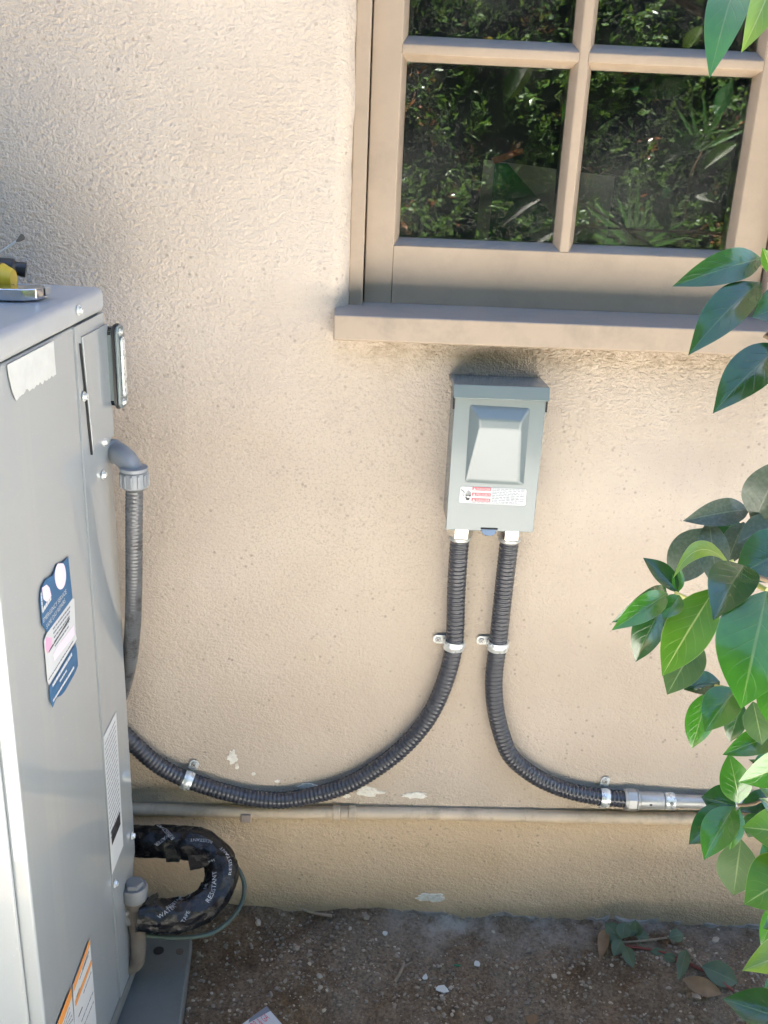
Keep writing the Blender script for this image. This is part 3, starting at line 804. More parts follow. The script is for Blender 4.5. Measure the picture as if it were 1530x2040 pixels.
# service valve: hex cap on a stem, elbowing down and back into the cabinet
VP = at(268, 1772, -.205)
valve = MB()
vx, vy, vz = VP.x, VP.y, VP.z
cap_z = vz
b = MB().lathe([(.0175, cap_z-.016), (.019, cap_z-.014), (.0195, cap_z+.004), (.0175, cap_z+.008)], Matrix.Translation((vx, vy, 0)), 28)
b.lathe([(.0142, cap_z+.008), (.0142, cap_z+.013), (.0125, cap_z+.0145)], Matrix.Translation((vx, vy, 0)), sides=6)
va = obj('service_valve', MB().tube(crom([V((vx-.002, vy, cap_z-.012)), V((vx-.001, vy, cap_z-.05)), V((vx+.001, vy, cap_z-.085)), V((vx+.001, vy-.004, cap_z-.115)), V((vx-.004, vy-.004, cap_z-.138)), V((vx-.022, vy-.002, cap_z-.150)), V((vx-.06, vy+.004, cap_z-.154))], .006), lambda L_, i: (.0135 + .0018*math.sin(L_*210) if .03 > L_ else .0118+.0012*nz(L_*60, 0))), CORR, ac, ORG)
obj('hex_cap', b, BRASS, va, ORG)
obj('valve_block', MB().box((vx-.028, vy-.010, cap_z-.062), (vx-.004, vy+.012, cap_z-.034), .003), BRASS, va, ORG)
# pad under the unit
pz = .047
pad_pts = [onz(x, y, pz) for x, y in ((383, 1868), (352, 2095))]
a0 = pad_pts[0]; a1 = pad_pts[1]
dirp = (a1-a0).normalized()
pad = [a0, a0 + dirp*.62, a0 + dirp*.62 + V((-1.1, .05, 0)), a0 + V((-1.1, .05, 0))]
po = V((a0.x-.4, a0.y-.2, pz))
pd = tag(obj('equipment_pad', MB().prism(pad, (0, 0, -.05), .004), PADM, None, po), 'flat grey pad under the air conditioner', 'pad')
hole = onz(316, 1894, pz+.0006)
obj('pad_hole', MB().lathe([(.0085, 0), (.0085, .0006)], Matrix.Translation(hole), 14), DARK, pd, po)
obj('mud_spot', MB().prism([onz(358+8*math.cos(a), 1896+6*math.sin(a), pz) for a in [k*.7 for k in range(9)]], (0, 0, .001)), CORR, pd, po)
# rear junction box
jb = thing('junction_box', 'grey weatherproof electrical box with rounded cover behind the unit', 'electrical box', L(.0, .03, .96))
jo = L(.0, .03, .96)
def jbx(x, y, a): return onpl(x, y, O + EX*a, EX)
tpz = jbx(238, 645, .014).z; btz = jbx(243, 815, .014).z
y0 = .002; y1 = .027
def rrect(y0, y1, z0, z1, r, a, n=6):
    pts = []
    for (cy, cz, st) in ((y1-r, z1-r, 0), (y0+r, z1-r, 90), (y0+r, z0+r, 180), (y1-r, z0+r, 270)):
        for k in range(n+1):
            an = rad(st+90*k/n); pts.append(AM @ V((a, cy+r*math.cos(an), cz+r*math.sin(an))))
    return pts
obj('body', MB().prism(rrect(y0, y1, btz+.004, tpz-.004, .008, -.03), EX*.038, .002), ENCL, jb, jo)
obj('gasket', MB().prism(rrect(y0-.003, y1+.003, btz, tpz, .011, .0082), EX*.003), BLKR, jb, jo)
obj('cover', MB().prism(rrect(y0-.002, y1+.002, btz+.001, tpz-.001, .010, .0114), EX*.004, .0015), ENCL, jb, jo)
obj('flap', MB().prism(rrect(y0+.006, y1-.006, btz+.016, tpz-.016, .005, .0156), EX*.003, .001), ZINC, jb, jo)
for z in (tpz-.009, btz+.009): screw(AM @ V((.0156, (y0+y1)/2-.004, z)), EX, .003, jb, jo)
# ================================================================== WORN CONDUIT FROM THE UNIT
e0 = acp(224, 899); e1 = acp(266, 955)
EA = L(.0, (e0-O).dot(EY), e0.z)
yb_ = (e0-O).dot(EY)
pE = at(267, 945, EA.y-.028)                     # where the elbow points straight down
cw = thing('conduit', 'worn grey flexible conduit dropping from an elbow on the unit', 'conduit', V((pE.x, pE.y, .5)))
co = V((pE.x, pE.y, .5))
hv = V((pE.x-EA.x, pE.y-EA.y, 0))
pth = [EA - EX*.02, EA + hv*.05, EA + hv*.42 + V((0, 0, -.001)), EA + hv*.80 + V((0, 0, -.009)), EA + hv*.98 + V((0, 0, -.024)), V((pE.x, pE.y, pE.z+.004))]
obj('elbow', MB().tube(crom(pth, .003), lambda L_, i: .0142 if L_ > .024 else .0165, 24), GREYPL, cw, co)
Mz = Matrix.Translation((pE.x, pE.y, pE.z))
nut = MB().lathe([(.0155, .005), (.0170, .003), (.0170, -.015), (.0155, -.018)], Mz, 32)
for k in range(12):
    a = 2*math.pi*k/12
    nut.box((-.0018, -.0015, -.015), (.0018, .0015, .002), .0004, 1, Mz @ Matrix.Rotation(a, 4, 'Z') @ Matrix.Translation((.0171, 0, 0)))
obj('compression_nut', nut, GREYPL, cw, co)
obj('gland_ring', MB().lathe([(.0155, .010), (.0175, .010), (.0175, .0055), (.0155, .0055)], Mz, 28), GREYPL, cw, co)
yy = pE.y
pw = [V((pE.x, yy, pE.z-.01))] + [at(x, y, yy+d) for x, y, d in ((267, 1040, .0), (267, 1130, .006), (266, 1210, .018), (262, 1280, .040), (254, 1335, .062), (238, 1390, .085), (205, 1470, .11), (150, 1560, .13))]
obj('jacket', MB().tube(crom(pw, .0011), lambda L_, i: .0112 + .00022*math.sin(2*math.pi*L_/.0052), 20), OLDCON, cw, co)

# ================================================================== DISCONNECT BOX
DX0, DX1, DZ0, DZ1, DY = .1325, .2600, .7815, .9935, -.078
bo2 = V((.196, 0, DZ0))
db = thing('disconnect_box', 'grey metal electrical disconnect box on the wall below the window', 'electrical box', bo2)
obj('enclosure', MB().box((DX0+.003, DY+.006, DZ0+.002), (DX1-.003, .004, DZ1-.004), .002), ENCL, db, bo2)
hd = MB()
hd.prism([V((DX0-.0015, -.001, DZ1-.003)), V((DX0-.0015, DY-.0030, DZ1+.001)), V((DX0-.0015, DY-.0085, DZ1-.0160)), V((DX0-.0015, DY-.0060, DZ1-.0175)), V((DX0-.0015, DY-.0005, DZ1-.005)), V((DX0-.0015, -.001, DZ1-.008))], (DX1-DX0+.003, 0, 0), .0008)
obj('hood', hd, ENCL, db, bo2)
for x0_ in (DX0-.0010, DX1-.0016): obj('hood_gap', MB().box((x0_, DY-.0008, DZ1-.034), (x0_+.0026, DY+.004, DZ1-.0168)), DARK, db, bo2)
# cover plate with its raised wedge
def dpt(x, y, dy=0.0):
    p = at(x, y, DY); return V((p.x, DY+dy, p.z))
cv = MB()
cv.box((DX0+.001, DY, DZ0), (DX1-.001, DY+.0045, DZ1-.014), .001)
cov = obj('cover', cv, ENCL, db, bo2)
ems = bmesh.new()
o_ = [dpt(936, 806), dpt(1056, 813), dpt(1043, 967), dpt(926, 961)]
t_ = [dpt(953, 829), dpt(1037, 834), dpt(1034, 853), dpt(955, 849)]
c_ = [dpt(1032, 960), dpt(931, 954)]
ov = [ems.verts.new(p + V((0, -.0001, 0))) for p in o_]
PR = -.013
tv = [ems.verts.new(p + V((0, PR, 0))) for p in t_]
cvx = [ems.verts.new(p + V((0, -.0016, 0))) for p in c_]
for fc in ((ov[0], ov[1], tv[1], tv[0]), (tv[0], tv[1], tv[2], tv[3]), (tv[3], tv[2], cvx[0], cvx[1]), (cvx[1], cvx[0], ov[2], ov[3]), (ov[1], ov[2], cvx[0], tv[2], tv[1]), (ov[3], ov[0], tv[0], tv[3], cvx[1])):
    ems.faces.new(fc)
bmesh.ops.recalc_face_normals(ems, faces=ems.faces[:])
inner = [e for e in ems.edges if not e.is_boundary]
bmesh.ops.bevel(ems, geom=inner, offset=.0026, segments=4, affect='EDGES', profile=.5)
wb = MB().bm(ems); wb.wn = True
obj('raised_wedge', wb, ENCL, cov, bo2)
# latch tab with lock hole
lt = MB()
lc = dpt(974, 1058)
lt.prism([lc + V((x, -.001, z)) for x, z in ((-.0105, .0035), (.0105, .0035), (.0105, -.002), (.006, -.007), (-.005, -.007), (-.0105, -.002))], (0, .003, 0), .0006)
obj('latch_tab', lt, mat('latch_steel', (.05, .09, .16), .35, metal=.4), db, bo2)
obj('latch_slot', MB().box(lc + V((-.012, -.0016, .003)), lc + V((.012, .004, .0046))), DARK, db, bo2)
# warning label
def lx(u, v): return 900+u*180/1530, 950+v*130/1105
def dcon(x, y, lift=0.0): return dpt(x, y, -lift)
NY = V((0, -1, 0))
lab_pts = []
cs = [(150, 160), (1265, 208), (1248, 488), (118, 432)]
for i in range(4):
    p = V(cs[i]); pa = V(cs[i-1]); pb = V(cs[(i+1) % 4])
    r_ = 34
    a = p + (pa-p).normalized()*r_; c2 = p + (pb-p).normalized()*r_
    for k in range(5):
        t = k/4; lab_pts.append(tuple((a*(1-t)+p*t)*(1-t) + (p*(1-t)+c2*t)*t))
lb = obj('warning_label', MB().prism([dcon(*lx(*p), .0006) for p in lab_pts], (0, .0005, 0)), WHITE, cov, bo2)
def lquad(pts, mt, lift, name):
    return obj(name, MB().prism([dcon(*lx(*p), lift) for p in pts], (0, .0002, 0)).mesh(bo2, smooth=False), mt, cov)
def dtext(txt, p0, p1, hgt, mt, lift):
    vs, fs = text_mesh(txt); w_ = max(v_.x for v_ in vs); x0 = min(v_.x for v_ in vs)
    A, B = dcon(*lx(*p0), lift), dcon(*lx(*p1), lift); H = dcon(*lx(p0[0]+hgt[0], p0[1]+hgt[1]), lift)-A
    b = MB(); b.recalc = False
    b.add([A + (B-A)*((v_.x-x0)/(w_-x0)) + H*(v_.y/.7) for v_ in vs], fs)
    return obj('lettering', b.mesh(bo2, smooth=False), mt, cov)
for k, (word, y_) in enumerate((('DANGER', 168), ('PELIGRO', 262), ('DANGER', 354))):
    xo = -7*k
    lquad([(350+xo, y_), (668+xo, y_+14), (664+xo, y_+70), (346+xo, y_+56)], REDT, .0009, 'red_bar')
    lquad([(385+xo, y_+10), (408+xo, y_+52), (362+xo, y_+50)], WHITE, .0012, 'warning_triangle')
    dtext(word, (424+xo, y_+52), (652+xo, y_+62), (2, -40), WHITE, .0012)
for k in range(9):
    y_ = 205 + k*27
    dashes((690-2*k, y_), (1255-3*k - (120 if k % 3 == 2 else 0), y_+24), (0, -9), GREYT, cov, .0009, mapf=lx, conv=dcon, n=9, seed=90+k, nrm=NY, org=bo2)
dashes((330, 430), (1220, 466), (0, -6), GREYT, cov, .0009, mapf=lx, conv=dcon, n=14, seed=110, nrm=NY, org=bo2)
hand = MB()
def hq(pts): hand.prism([dcon(*lx(*p), .0009) for p in pts], (0, .0002, 0))
for (x0, y0_, y1_) in ((240, 268, 310), (259, 228, 308), (280, 222, 305), (300, 230, 310), (318, 250, 318)):
    hq([(x0-5, y1_), (x0-3, y0_), (x0+4, y0_), (x0+6, y1_)])
hq([(228, 300), (325, 308), (312, 335), (280, 315), (240, 322)])
hq([(225, 335), (245, 330), (262, 352), (305, 350), (300, 368), (290, 392), (243, 390), (238, 365)])
for (x0, y0_, x1, y1_) in ((155, 212, 188, 232), (188, 232, 214, 262), (214, 262, 186, 290), (186, 290, 196, 322)):
    hq([(x0-3, y0_+6), (x0+3, y0_-6), (x1+4, y1_-5), (x1-4, y1_+6)])
obj('hand_symbol', hand.mesh(bo2, smooth=False), BLACKT, cov)

# ================================================================== CONDUITS
YW = -.0165
CR = .0139
def conduit_path(pts): return crom([at(x, y, d) for x, y, d in pts], .00095)
def ridged(L_, i): return CR + .00050*math.sin(2*math.pi*L_/.0072)
lp = conduit_path([(917, 1066, -.044), (913, 1110, -.040), (909, 1180, -.028), (905, 1280, YW-.002), (889, 1350, YW), (860, 1418, YW), (818, 1474, YW), (758, 1525, YW), (684, 1567, YW), (585, 1592, YW), (515, 1592, YW), (444, 1577, YW), (385, 1558, YW), (342, 1540, YW), (308, 1519, YW), (274, 1489, YW), (215, 1430, YW), (165, 1370, YW)])
lo = V((.0, YW, .3))
c1 = thing('flexible_conduit', 'dark grey ribbed conduit sweeping left from the disconnect box behind the unit', 'conduit', lo, 'ribbed conduits below the disconnect box')
obj('jacket', MB().tube(lp, ridged, 18), JACKET, c1, lo)
rp = conduit_path([(1016, 1068, -.044), (1011, 1110, -.040), (1003, 1180, -.028), (992, 1283, YW-.002), (984, 1350, YW), (987, 1410, YW), (1000, 1465, YW), (1019, 1508, YW), (1062, 1544, YW), (1106, 1566, YW), (1147, 1579, YW), (1190, 1587, YW), (1229, 1591, YW), (1258, 1593, YW)])
ro = V((.35, YW, .3))
c2 = thing('flexible_conduit', 'dark grey ribbed conduit curving right from the disconnect box to a metal pipe', 'conduit', ro, 'ribbed conduits below the disconnect box')
obj('jacket', MB().tube(rp, ridged, 18), JACKET, c2, ro)
for par, og, pp, (hx, hy) in ((c1, lo, lp, (917, 1060)), (c2, ro, rp, (1016, 1063))):
    p = at(hx, hy, -.044)
    Mh = Matrix.Translation((p.x, p.y, p.z))
    b = MB().lathe([(.0172, .012), (.0186, .010), (.0186, -.004), (.0172, -.006)], Mh @ Matrix.Rotation(rad(0), 4, 'Z'), sides=6)
    obj('hex_nut', b.mesh(og, smooth=False), NUTM, par)
    obj('hub_collar', MB().lathe([(.0155, -.005), (.0165, -.006), (.0165, -.010), (.0148, -.012)], Mh, 28), DULLZ, par, og)
# straps
def strap(px_, py_, path, side, label, tabpx=None, L_=.0155):
    """one-hole strap over the conduit; side = unit vector from the conduit towards the screw tab"""
    tgt = at(px_, py_, YW)
    i = min(range(len(path)), key=lambda k: (path[k]-tgt).length)
    c = path[i]; t = (path[min(i+6, len(path)-1)]-path[max(i-6, 0)]).normalized()
    y = V((0, -1, 0)); s = t.cross(y).normalized()
    if s.dot(V(side)) < 0: s = -s
    loc = V((c.x, 0, c.z))
    st = thing('conduit_strap', label, 'strap', loc, 'zinc one-hole conduit straps')
    W = .0075
    R0, R1 = CR+.0006, CR+.0024
    prof = []
    hc = -c.y                                    # height of conduit axis off the wall
    inn, outr = [], []
    for k in range(15):
        a = math.pi*(1.08 - 1.16*k/14)
        inn.append((math.cos(a)*R0, math.sin(a)*R0+hc)); outr.append((math.cos(a)*R1, math.sin(a)*R1+hc))
    poly = outr + inn[::-1]
    b = MB()
    def P(u, h, w_): return V((c.x, 0, c.z)) + s*u + V((0, -h, 0)) + t*w_
    # band, u measured along -s .. s ; k=0 is at -s
    vs = []; fs = []; nseg = len(inn)
    ws = [(-W, R0, R1), (-W*.55, R0+.0001, R1+.0001), (-W*.4, R0+.0009, R1+.0009), (W*.4, R0+.0009, R1+.0009), (W*.55, R0+.0001, R1+.0001), (W, R0, R1)]
    for w_, r0, r1 in ws:
        for k in range(nseg):
            a = math.pi*(1.10 - 1.14*k/(nseg-1))
            vs.append(P(math.cos(a)*r1, math.sin(a)*r1+hc, w_))
        for k in range(nseg):
            a = math.pi*(1.10 - 1.14*k/(nseg-1))
            vs.append(P(math.cos(a)*r0, math.sin(a)*r0+hc, w_))
    m_ = 2*nseg
    for j in range(len(ws)-1):
        for k in range(nseg-1):
            fs.append((j*m_+k, j*m_+k+1, (j+1)*m_+k+1, (j+1)*m_+k))
            fs.append((j*m_+nseg+k, j*m_+nseg+k+1, (j+1)*m_+nseg+k+1, (j+1)*m_+nseg+k))
        for e0_, e1_ in ((0, nseg), (nseg-1, m_-1)):
            fs.append((j*m_+e0_, (j+1)*m_+e0_, (j+1)*m_+e1_, j*m_+e1_))
    for j in (0, len(ws)-1):
        for k in range(nseg-1): fs.append((j*m_+k, j*m_+k+1, j*m_+nseg+k+1, j*m_+nseg+k))
    b.add(vs, fs)
    obj('band', b.mesh(loc, angle=40), ZINC, st)
    tb = MB()
    base_h = .0035
    pts = []
    for (u, w_) in ((R0-.002, -W), (R1+L_-.004, -W), (R1+L_, -W+.004), (R1+L_, W-.004), (R1+L_-.004, W), (R0-.002, W)):
        pts.append(P(u, base_h, w_))
    tb.prism(pts, V((0, -.0018, 0)), .0004)
    obj('tab', tb, ZINC, st, loc)
    M = place(P(R1+L_*.52, base_h+.0018, 0), (0, -1, 0))
    sc = MB().lathe([(.0046, 0), (.0046, .0012), (.0032, .0022)], M, 18)
    so = obj('screw', sc, DULLZ, st, loc)
    sl_ = MB().box((-.003, -.0005, .0021), (.003, .0005, .0024), 0, 1, M @ Matrix.Rotation(.7, 4, 'Z')).box((-.0005, -.003, .0021), (.0005, .003, .0024), 0, 1, M @ Matrix.Rotation(.7, 4, 'Z'))
    obj('slot', sl_.mesh(loc, smooth=False), DARK, so)
    return st
strap(907, 1282, lp, (-1, 0, 0), 'zinc strap on the left ribbed conduit below the disconnect box')
strap(993, 1284, rp, (-1, 0, 0), 'zinc strap on the right ribbed conduit below the disconnect box')
strap(374, 1553, lp, (0, 0, 1), 'tilted zinc strap on the sweeping conduit near the air conditioner')
strap(1203, 1588, rp, (0, 0, 1), 'zinc strap with tab up beside the metal pipe connector')
# connector + EMT to the right
a = rp[-1]; far = at(1530, 1608, YW); emt_dir = (at(1420, 1598.2, YW)-at(1258, 1593, YW)).normalized()
Me = place(at(1258, 1593, YW), emt_dir)
def pxl(px_): return (at(px_, 1593+(px_-1258)*.032, YW)-at(1258, 1593, YW)).length*(1 if px_ > 1258 else -1)
nb = MB().lathe([(.0165, pxl(1246)), (.0185, pxl(1248)), (.0185, pxl(1264)), (.0170, pxl(1267))], Me @ Matrix.Rotation(.25, 4, 'Z'), sides=8)
nb.lathe([(.0165, pxl(1242)), (.0172, pxl(1243)), (.0172, pxl(1247))], Me, 30)
nb.lathe([(.0150, pxl(1266)), (.0176, pxl(1267)), (.0176, pxl(1271)), (.0150, pxl(1272))], Me, 30)
obj('connector_nut', nb.mesh(ro, angle=25), DULLZ, c2)
emo = at(1300, 1594, YW)
em = thing('metal_conduit', 'bare metal conduit pipe with couplings running right along the wall', 'conduit', emo)
obj('coupling', MB().lathe([(.0135, pxl(1272)), (.0148, pxl(1273)), (.0148, pxl(1318)), (.0138, pxl(1320))], Me, 32), DULLZ, em, emo)
obj('coupling_ring', MB().lathe([(.0128, pxl(1322)), (.0142, pxl(1324)), (.0142, pxl(1341)), (.0128, pxl(1343))], Me, 32), ZINC, em, emo)
obj('set_screw', MB().lathe([(.003, .0145), (.003, .0162)], place(Me @ V((0, 0, pxl(1333))), (0, -1, .35)), 12) , BRASS, em, emo)
obj('screw_mark', MB().box((-.0022, -.0016, .0143), (.0022, .0016, .0152), .0003, 1, place(Me @ V((0, 0, pxl(1292))), (0, -1, .1))), DARK, em, emo)
obj('tube', MB().lathe([(.0116, pxl(1342)), (.0116, 2.2)], Me, 28), DULLZ, em, emo)
# ---- old painted pipe along the wall
YP = -.0075
pa, pb = at(265, 1612, YP), at(1400, 1631, YP)
pdv = (pb-pa).normalized()
ppo = V((.1, YP, pa.z))
op = thing('painted_pipe', 'old thin pipe painted wall colour running along the wall base', 'pipe', ppo)
ends = [pa - pdv*1.2 + V((0, 0, 0)), pb + pdv*1.6]
def pip(px_): return pa + pdv*((at(px_, 1612+(px_-265)*.01674, YP)-pa).dot(pdv))
tb = MB(); P_ = []
nn = 260
for i in range(nn+1):
    p = ends[0].lerp(ends[1], i/nn); P_.append(p + V((0, .0008*nz(p.x, 0, 0, 4), .0016*nz(p.x, 4, 0, 3))))
obj('tube', tb.tube(P_, lambda L_, i: .0105 + .0002*nz(L_*30, 1), 18), PIPEP, op, ppo)
def ring(x0, x1, r, name, mt=PIPEP):
    p0, p1 = pip(x0), pip(x1)
    Mr = place(p0, pdv)
    l_ = (p1-p0).length
    return obj(name, MB().lathe([(r-.0012, 0), (r, .0012), (r, l_-.0012), (r-.0012, l_)], Mr, 22), mt, op, ppo)
ring(663, 678, .0132, 'clamp_ring'); ring(694, 709, .0132, 'clamp_ring'); ring(678, 694, .0116, 'coupling')
ring(1044, 1068, .0113, 'coupling'); ring(1205, 1216, .0111, 'joint_collar')
q = pip(491)
obj('pipe_clip', MB().box(q + V((-.0085, -.014, -.0135)), q + V((.0085, .006, .0020)), .0015), mat('clip_paint', (.42, .335, .28), .6, var=.2, vscale=60, dirt=(.10, .06, .045), dscale=60, damt=.8), op, ppo)

# ================================================================== INSULATED LINE + COPPER TUBE
io = V((-.2, -.12, .15))
il = thing('insulated_pipe', 'refrigerant pipe loop wrapped in shiny black tape at the foot of the unit', 'pipe', io)
ipath = [(275, 1820, -.205), (300, 1822, -.203), (345, 1824, -.197), (388, 1813, -.182), (424, 1786, -.162), (440, 1748, -.138), (438, 1716, -.116), (416, 1691, -.10), (375, 1678, -.092), (320, 1676, -.088), (262, 1676, -.084), (200, 1684, -.082), (120, 1690, -.082)]
ip = crom([at(x, y, d) for x, y, d in ipath], .003)
ifr = frames(ip)
def irad(L_, i):
    ph = L_
    def r(a):
        h = (L_*16 + a/(2*math.pi)) % 1.0           # overlapping turns of tape
        return .0240 + .0022*h + .0036*nz(math.cos(a)*2.2, math.sin(a)*2.2, L_*28) + .0019*nz(math.cos(a)*5, math.sin(a)*5, L_*75)
    return r
obj('tape_wrap', MB().tube(ip, irad, 40), TAPE, il, io)
def on_tube(L0, ang, txt, size, tilt=0.0):
    vs, fs = text_mesh(txt)
    tot = ifr[-1][4]
    out = []
    for v_ in vs:
        u, w_ = v_.x*size, v_.y*size
        u, w_ = u*math.cos(tilt)-w_*math.sin(tilt), u*math.sin(tilt)+w_*math.cos(tilt)
        Lq = min(max(L0+u, 0), tot-.004)
        i = min(int(Lq/tot*(len(ifr)-1)), len(ifr)-2)
        while i > 0 and ifr[i][4] > Lq: i -= 1
        while i < len(ifr)-2 and ifr[i+1][4] < Lq: i += 1
        f = (Lq-ifr[i][4])/max(1e-6, ifr[i+1][4]-ifr[i][4])
        p = ifr[i][0].lerp(ifr[i+1][0], f); n1 = ifr[i][2].lerp(ifr[i+1][2], f).normalized(); b1 = ifr[i][3].lerp(ifr[i+1][3], f).normalized()
        a = ang - w_/.028
        rr_ = irad(Lq, 0)(a % (2*math.pi)) + .0009
        out.append(p + (n1*math.cos(a)+b1*math.sin(a))*rr_)
    b = MB(); b.recalc = False; b.add(out, fs)
    return obj('lettering', b.mesh(io, smooth=False), TAPET, il)
# find the angle that faces the camera
def facing(Lq):
    i = min(range(len(ifr)), key=lambda k: abs(ifr[k][4]-Lq)); p, t, n1, b1, _ = ifr[i]
    v_ = (CAM-p).normalized(); return math.atan2(v_.dot(b1), v_.dot(n1))
for (l0, da, tx, sz, tl) in ((.030, .2, 'WATER', .009, .7), (.040, -.3, 'RESISTANT', .008, .75), (.105, .1, 'RESISTANT', .0105, .35), (.115, -.55, 'TAPE', .008, .5), (.150, .6, 'RESISTANT', .008, .2), (.175, -.2, 'WATER', .009, 1.2), (.255, .2, 'RESISTANT', .0095, -.8), (.265, .5, 'WATER', .0085, .7), (.075, -.8, 'WATER', .008, .6), (.062, .5, 'TAPE', .008, 1.0), (.20, .5, 'RESISTANT', .007, .3)):
    on_tube(l0, facing(l0)+da, tx, sz, tl)
# a few loose flaps of tape
def flap(pxy, d, pts, sd_):
    r = random.Random(sd_); base = at(*pxy, d)
    return MB().prism([base + V((x, r.uniform(-.003, .003), z)) for x, z in pts], (0, .0008, 0), 0)
obj('tape_flap', flap((400, 1716), -.152, [(-.020, .012), (.012, .010), (.010, -.010), (-.002, -.013), (-.017, -.018)], 1), TAPE, il, io)
obj('tape_flap', flap((345, 1709), -.118, [(-.012, .006), (.013, .006), (.010, -.0055), (-.011, -.0065)], 2), TAPE, il, io)
obj('tape_flap', flap((303, 1790), -.215, [(-.014, -.012), (.006, -.012), (.010, .004), (.008, .011), (-.002, .004)], 3), TAPE, il, io)
cpo = V((-.15, -.14, .1))
cp_ = tag(obj('copper_tube', MB().tube(crom([at(x, y, d) for x, y, d in ((420, 1690, -.065), (462, 1716, -.075), (484, 1750, -.095), (486, 1782, -.115), (476, 1810, -.14), (455, 1836, -.155), (425, 1857, -.175), (390, 1866, -.19), (335, 1868, -.20), (285, 1862, -.20))], .004), lambda L_, i: .0036 + .0004*nz(L_*50, 2), 12), COPPER, None, cpo), 'thin bent copper tube with green patina below the taped loop', 'tube')

# ================================================================== TOOLS ON THE LID
ZL = ZT
def wr(x, y, h=0.0): return onz(x, y, ZL+h)
wo = wr(30, 605)
wrn = thing('adjustable_wrench', 'chrome adjustable wrench lying on the air conditioner lid', 'wrench', wo)
hc = wr(34, 597); hdx = V((-1, -.25, 0)).normalized(); hdy = V((-.25, 1, 0)).normalized()*-1
def wl(u, v_, h): return hc + hdx*u + V((-hdx.y, hdx.x, 0))*v_ + V((0, 0, h))
head = [(-.030, -.006), (-.029, .008), (-.022, .018), (-.008, .023), (.012, .020), (.030, .010), (.034, -.010), (.022, -.018), (.002, -.018), (.004, -.008), (-.012, -.006), (-.014, -.013), (-.026, -.014)]
obj('head', MB().prism([wl(u, v_, .002) for u, v_ in head], (0, 0, .013), .0016), CHROME, wrn, wo)
obj('jaw', MB().prism([wl(u, v_, .004) for u, v_ in ((-.036, -.012), (-.031, .004), (-.028, -.004), (-.029, -.016))], (0, 0, .009), .001), DULLZ, wrn, wo)
obj('handle', MB().prism([wl(u, v_, .0035) for u, v_ in ((.026, -.011), (.026, .010), (.15, .012), (.165, .006), (.165, -.006), (.15, -.012))], (0, 0, .009), .0025), CHROME, wrn, wo)
obj('thumb_screw', MB().lathe([(.0055, -.008), (.0055, .008)], place(wl(.012, -.006, .0085), hdx), 16), DARK, wrn, wo)
yo = wr(0, 562)
yt = thing('pliers', 'pliers with fat yellow grip lying on the air conditioner lid', 'pliers', yo)
pA = wr(24, 556, .018)
gd = V((-1, .05, 0)).normalized()
obj('grip', MB().tube(crom([pA + V((.002, 0, .0)), pA + gd*.03, pA + gd*.08, pA + gd*.13], .004), lambda L_, i: .0175*min(1, .62+L_*32), 20, up=V((0, 1, 0))), YEL, yt, yo)
obj('collar', MB().lathe([(.0160, -.013), (.0180, -.012), (.0180, -.009), (.0160, -.008)], place(pA + V((-.001, 0, 0)), -gd), 20), mat('brown_rubber', (.10, .045, .012), .5), yt, yo)
ko = wr(40, 545)
pB = wr(52, 538, .010)
kt = tag(obj('utility_knife', MB().tube(crom([pB, pB + V((-.012, -.002, .002)), pB + V((-.035, -.004, .003)), pB + V((-.09, -.004, .002)), pB + V((-.14, 0, 0))], .003), lambda L_, i: (lambda a, q=(.0085 if L_ < .006 else .0075 if L_ < .012 else .0105): q*(1+.12*math.cos(2*a))), 16, up=V((0, 0, 1))), BLKR, None, ko), 'black handled tool lying behind the yellow pliers', 'knife')
so = wr(0, 556)
rA = at(43, 478, -.20); rB = at(-40, 525, -.22)
sdv = thing('spatula', 'thin metal rod with a flared flat tip leaning over the unit', 'spatula', rB)
dv = (rA-rB).normalized()
up_ = V((0, -.5, 1)); sdn = dv.cross(up_).normalized(); ppv = sdn.cross(dv)
tip0 = at(31, 480, -.20)
obj('tip', MB().prism([at(30, 482, -.20), at(41, 466, -.20), at(46, 467, -.20), at(49.5, 474, -.20), at(48, 478, -.20), at(38, 482, -.20)], (0, .002, 0), .0004), CORR, sdv, rB)
obj('rod', MB().tube([at(32, 481, -.199), at(0, 503, -.205), at(-50, 531, -.215), at(-110, 562, -.22)], .0013, 8), DULLZ, sdv, rB)

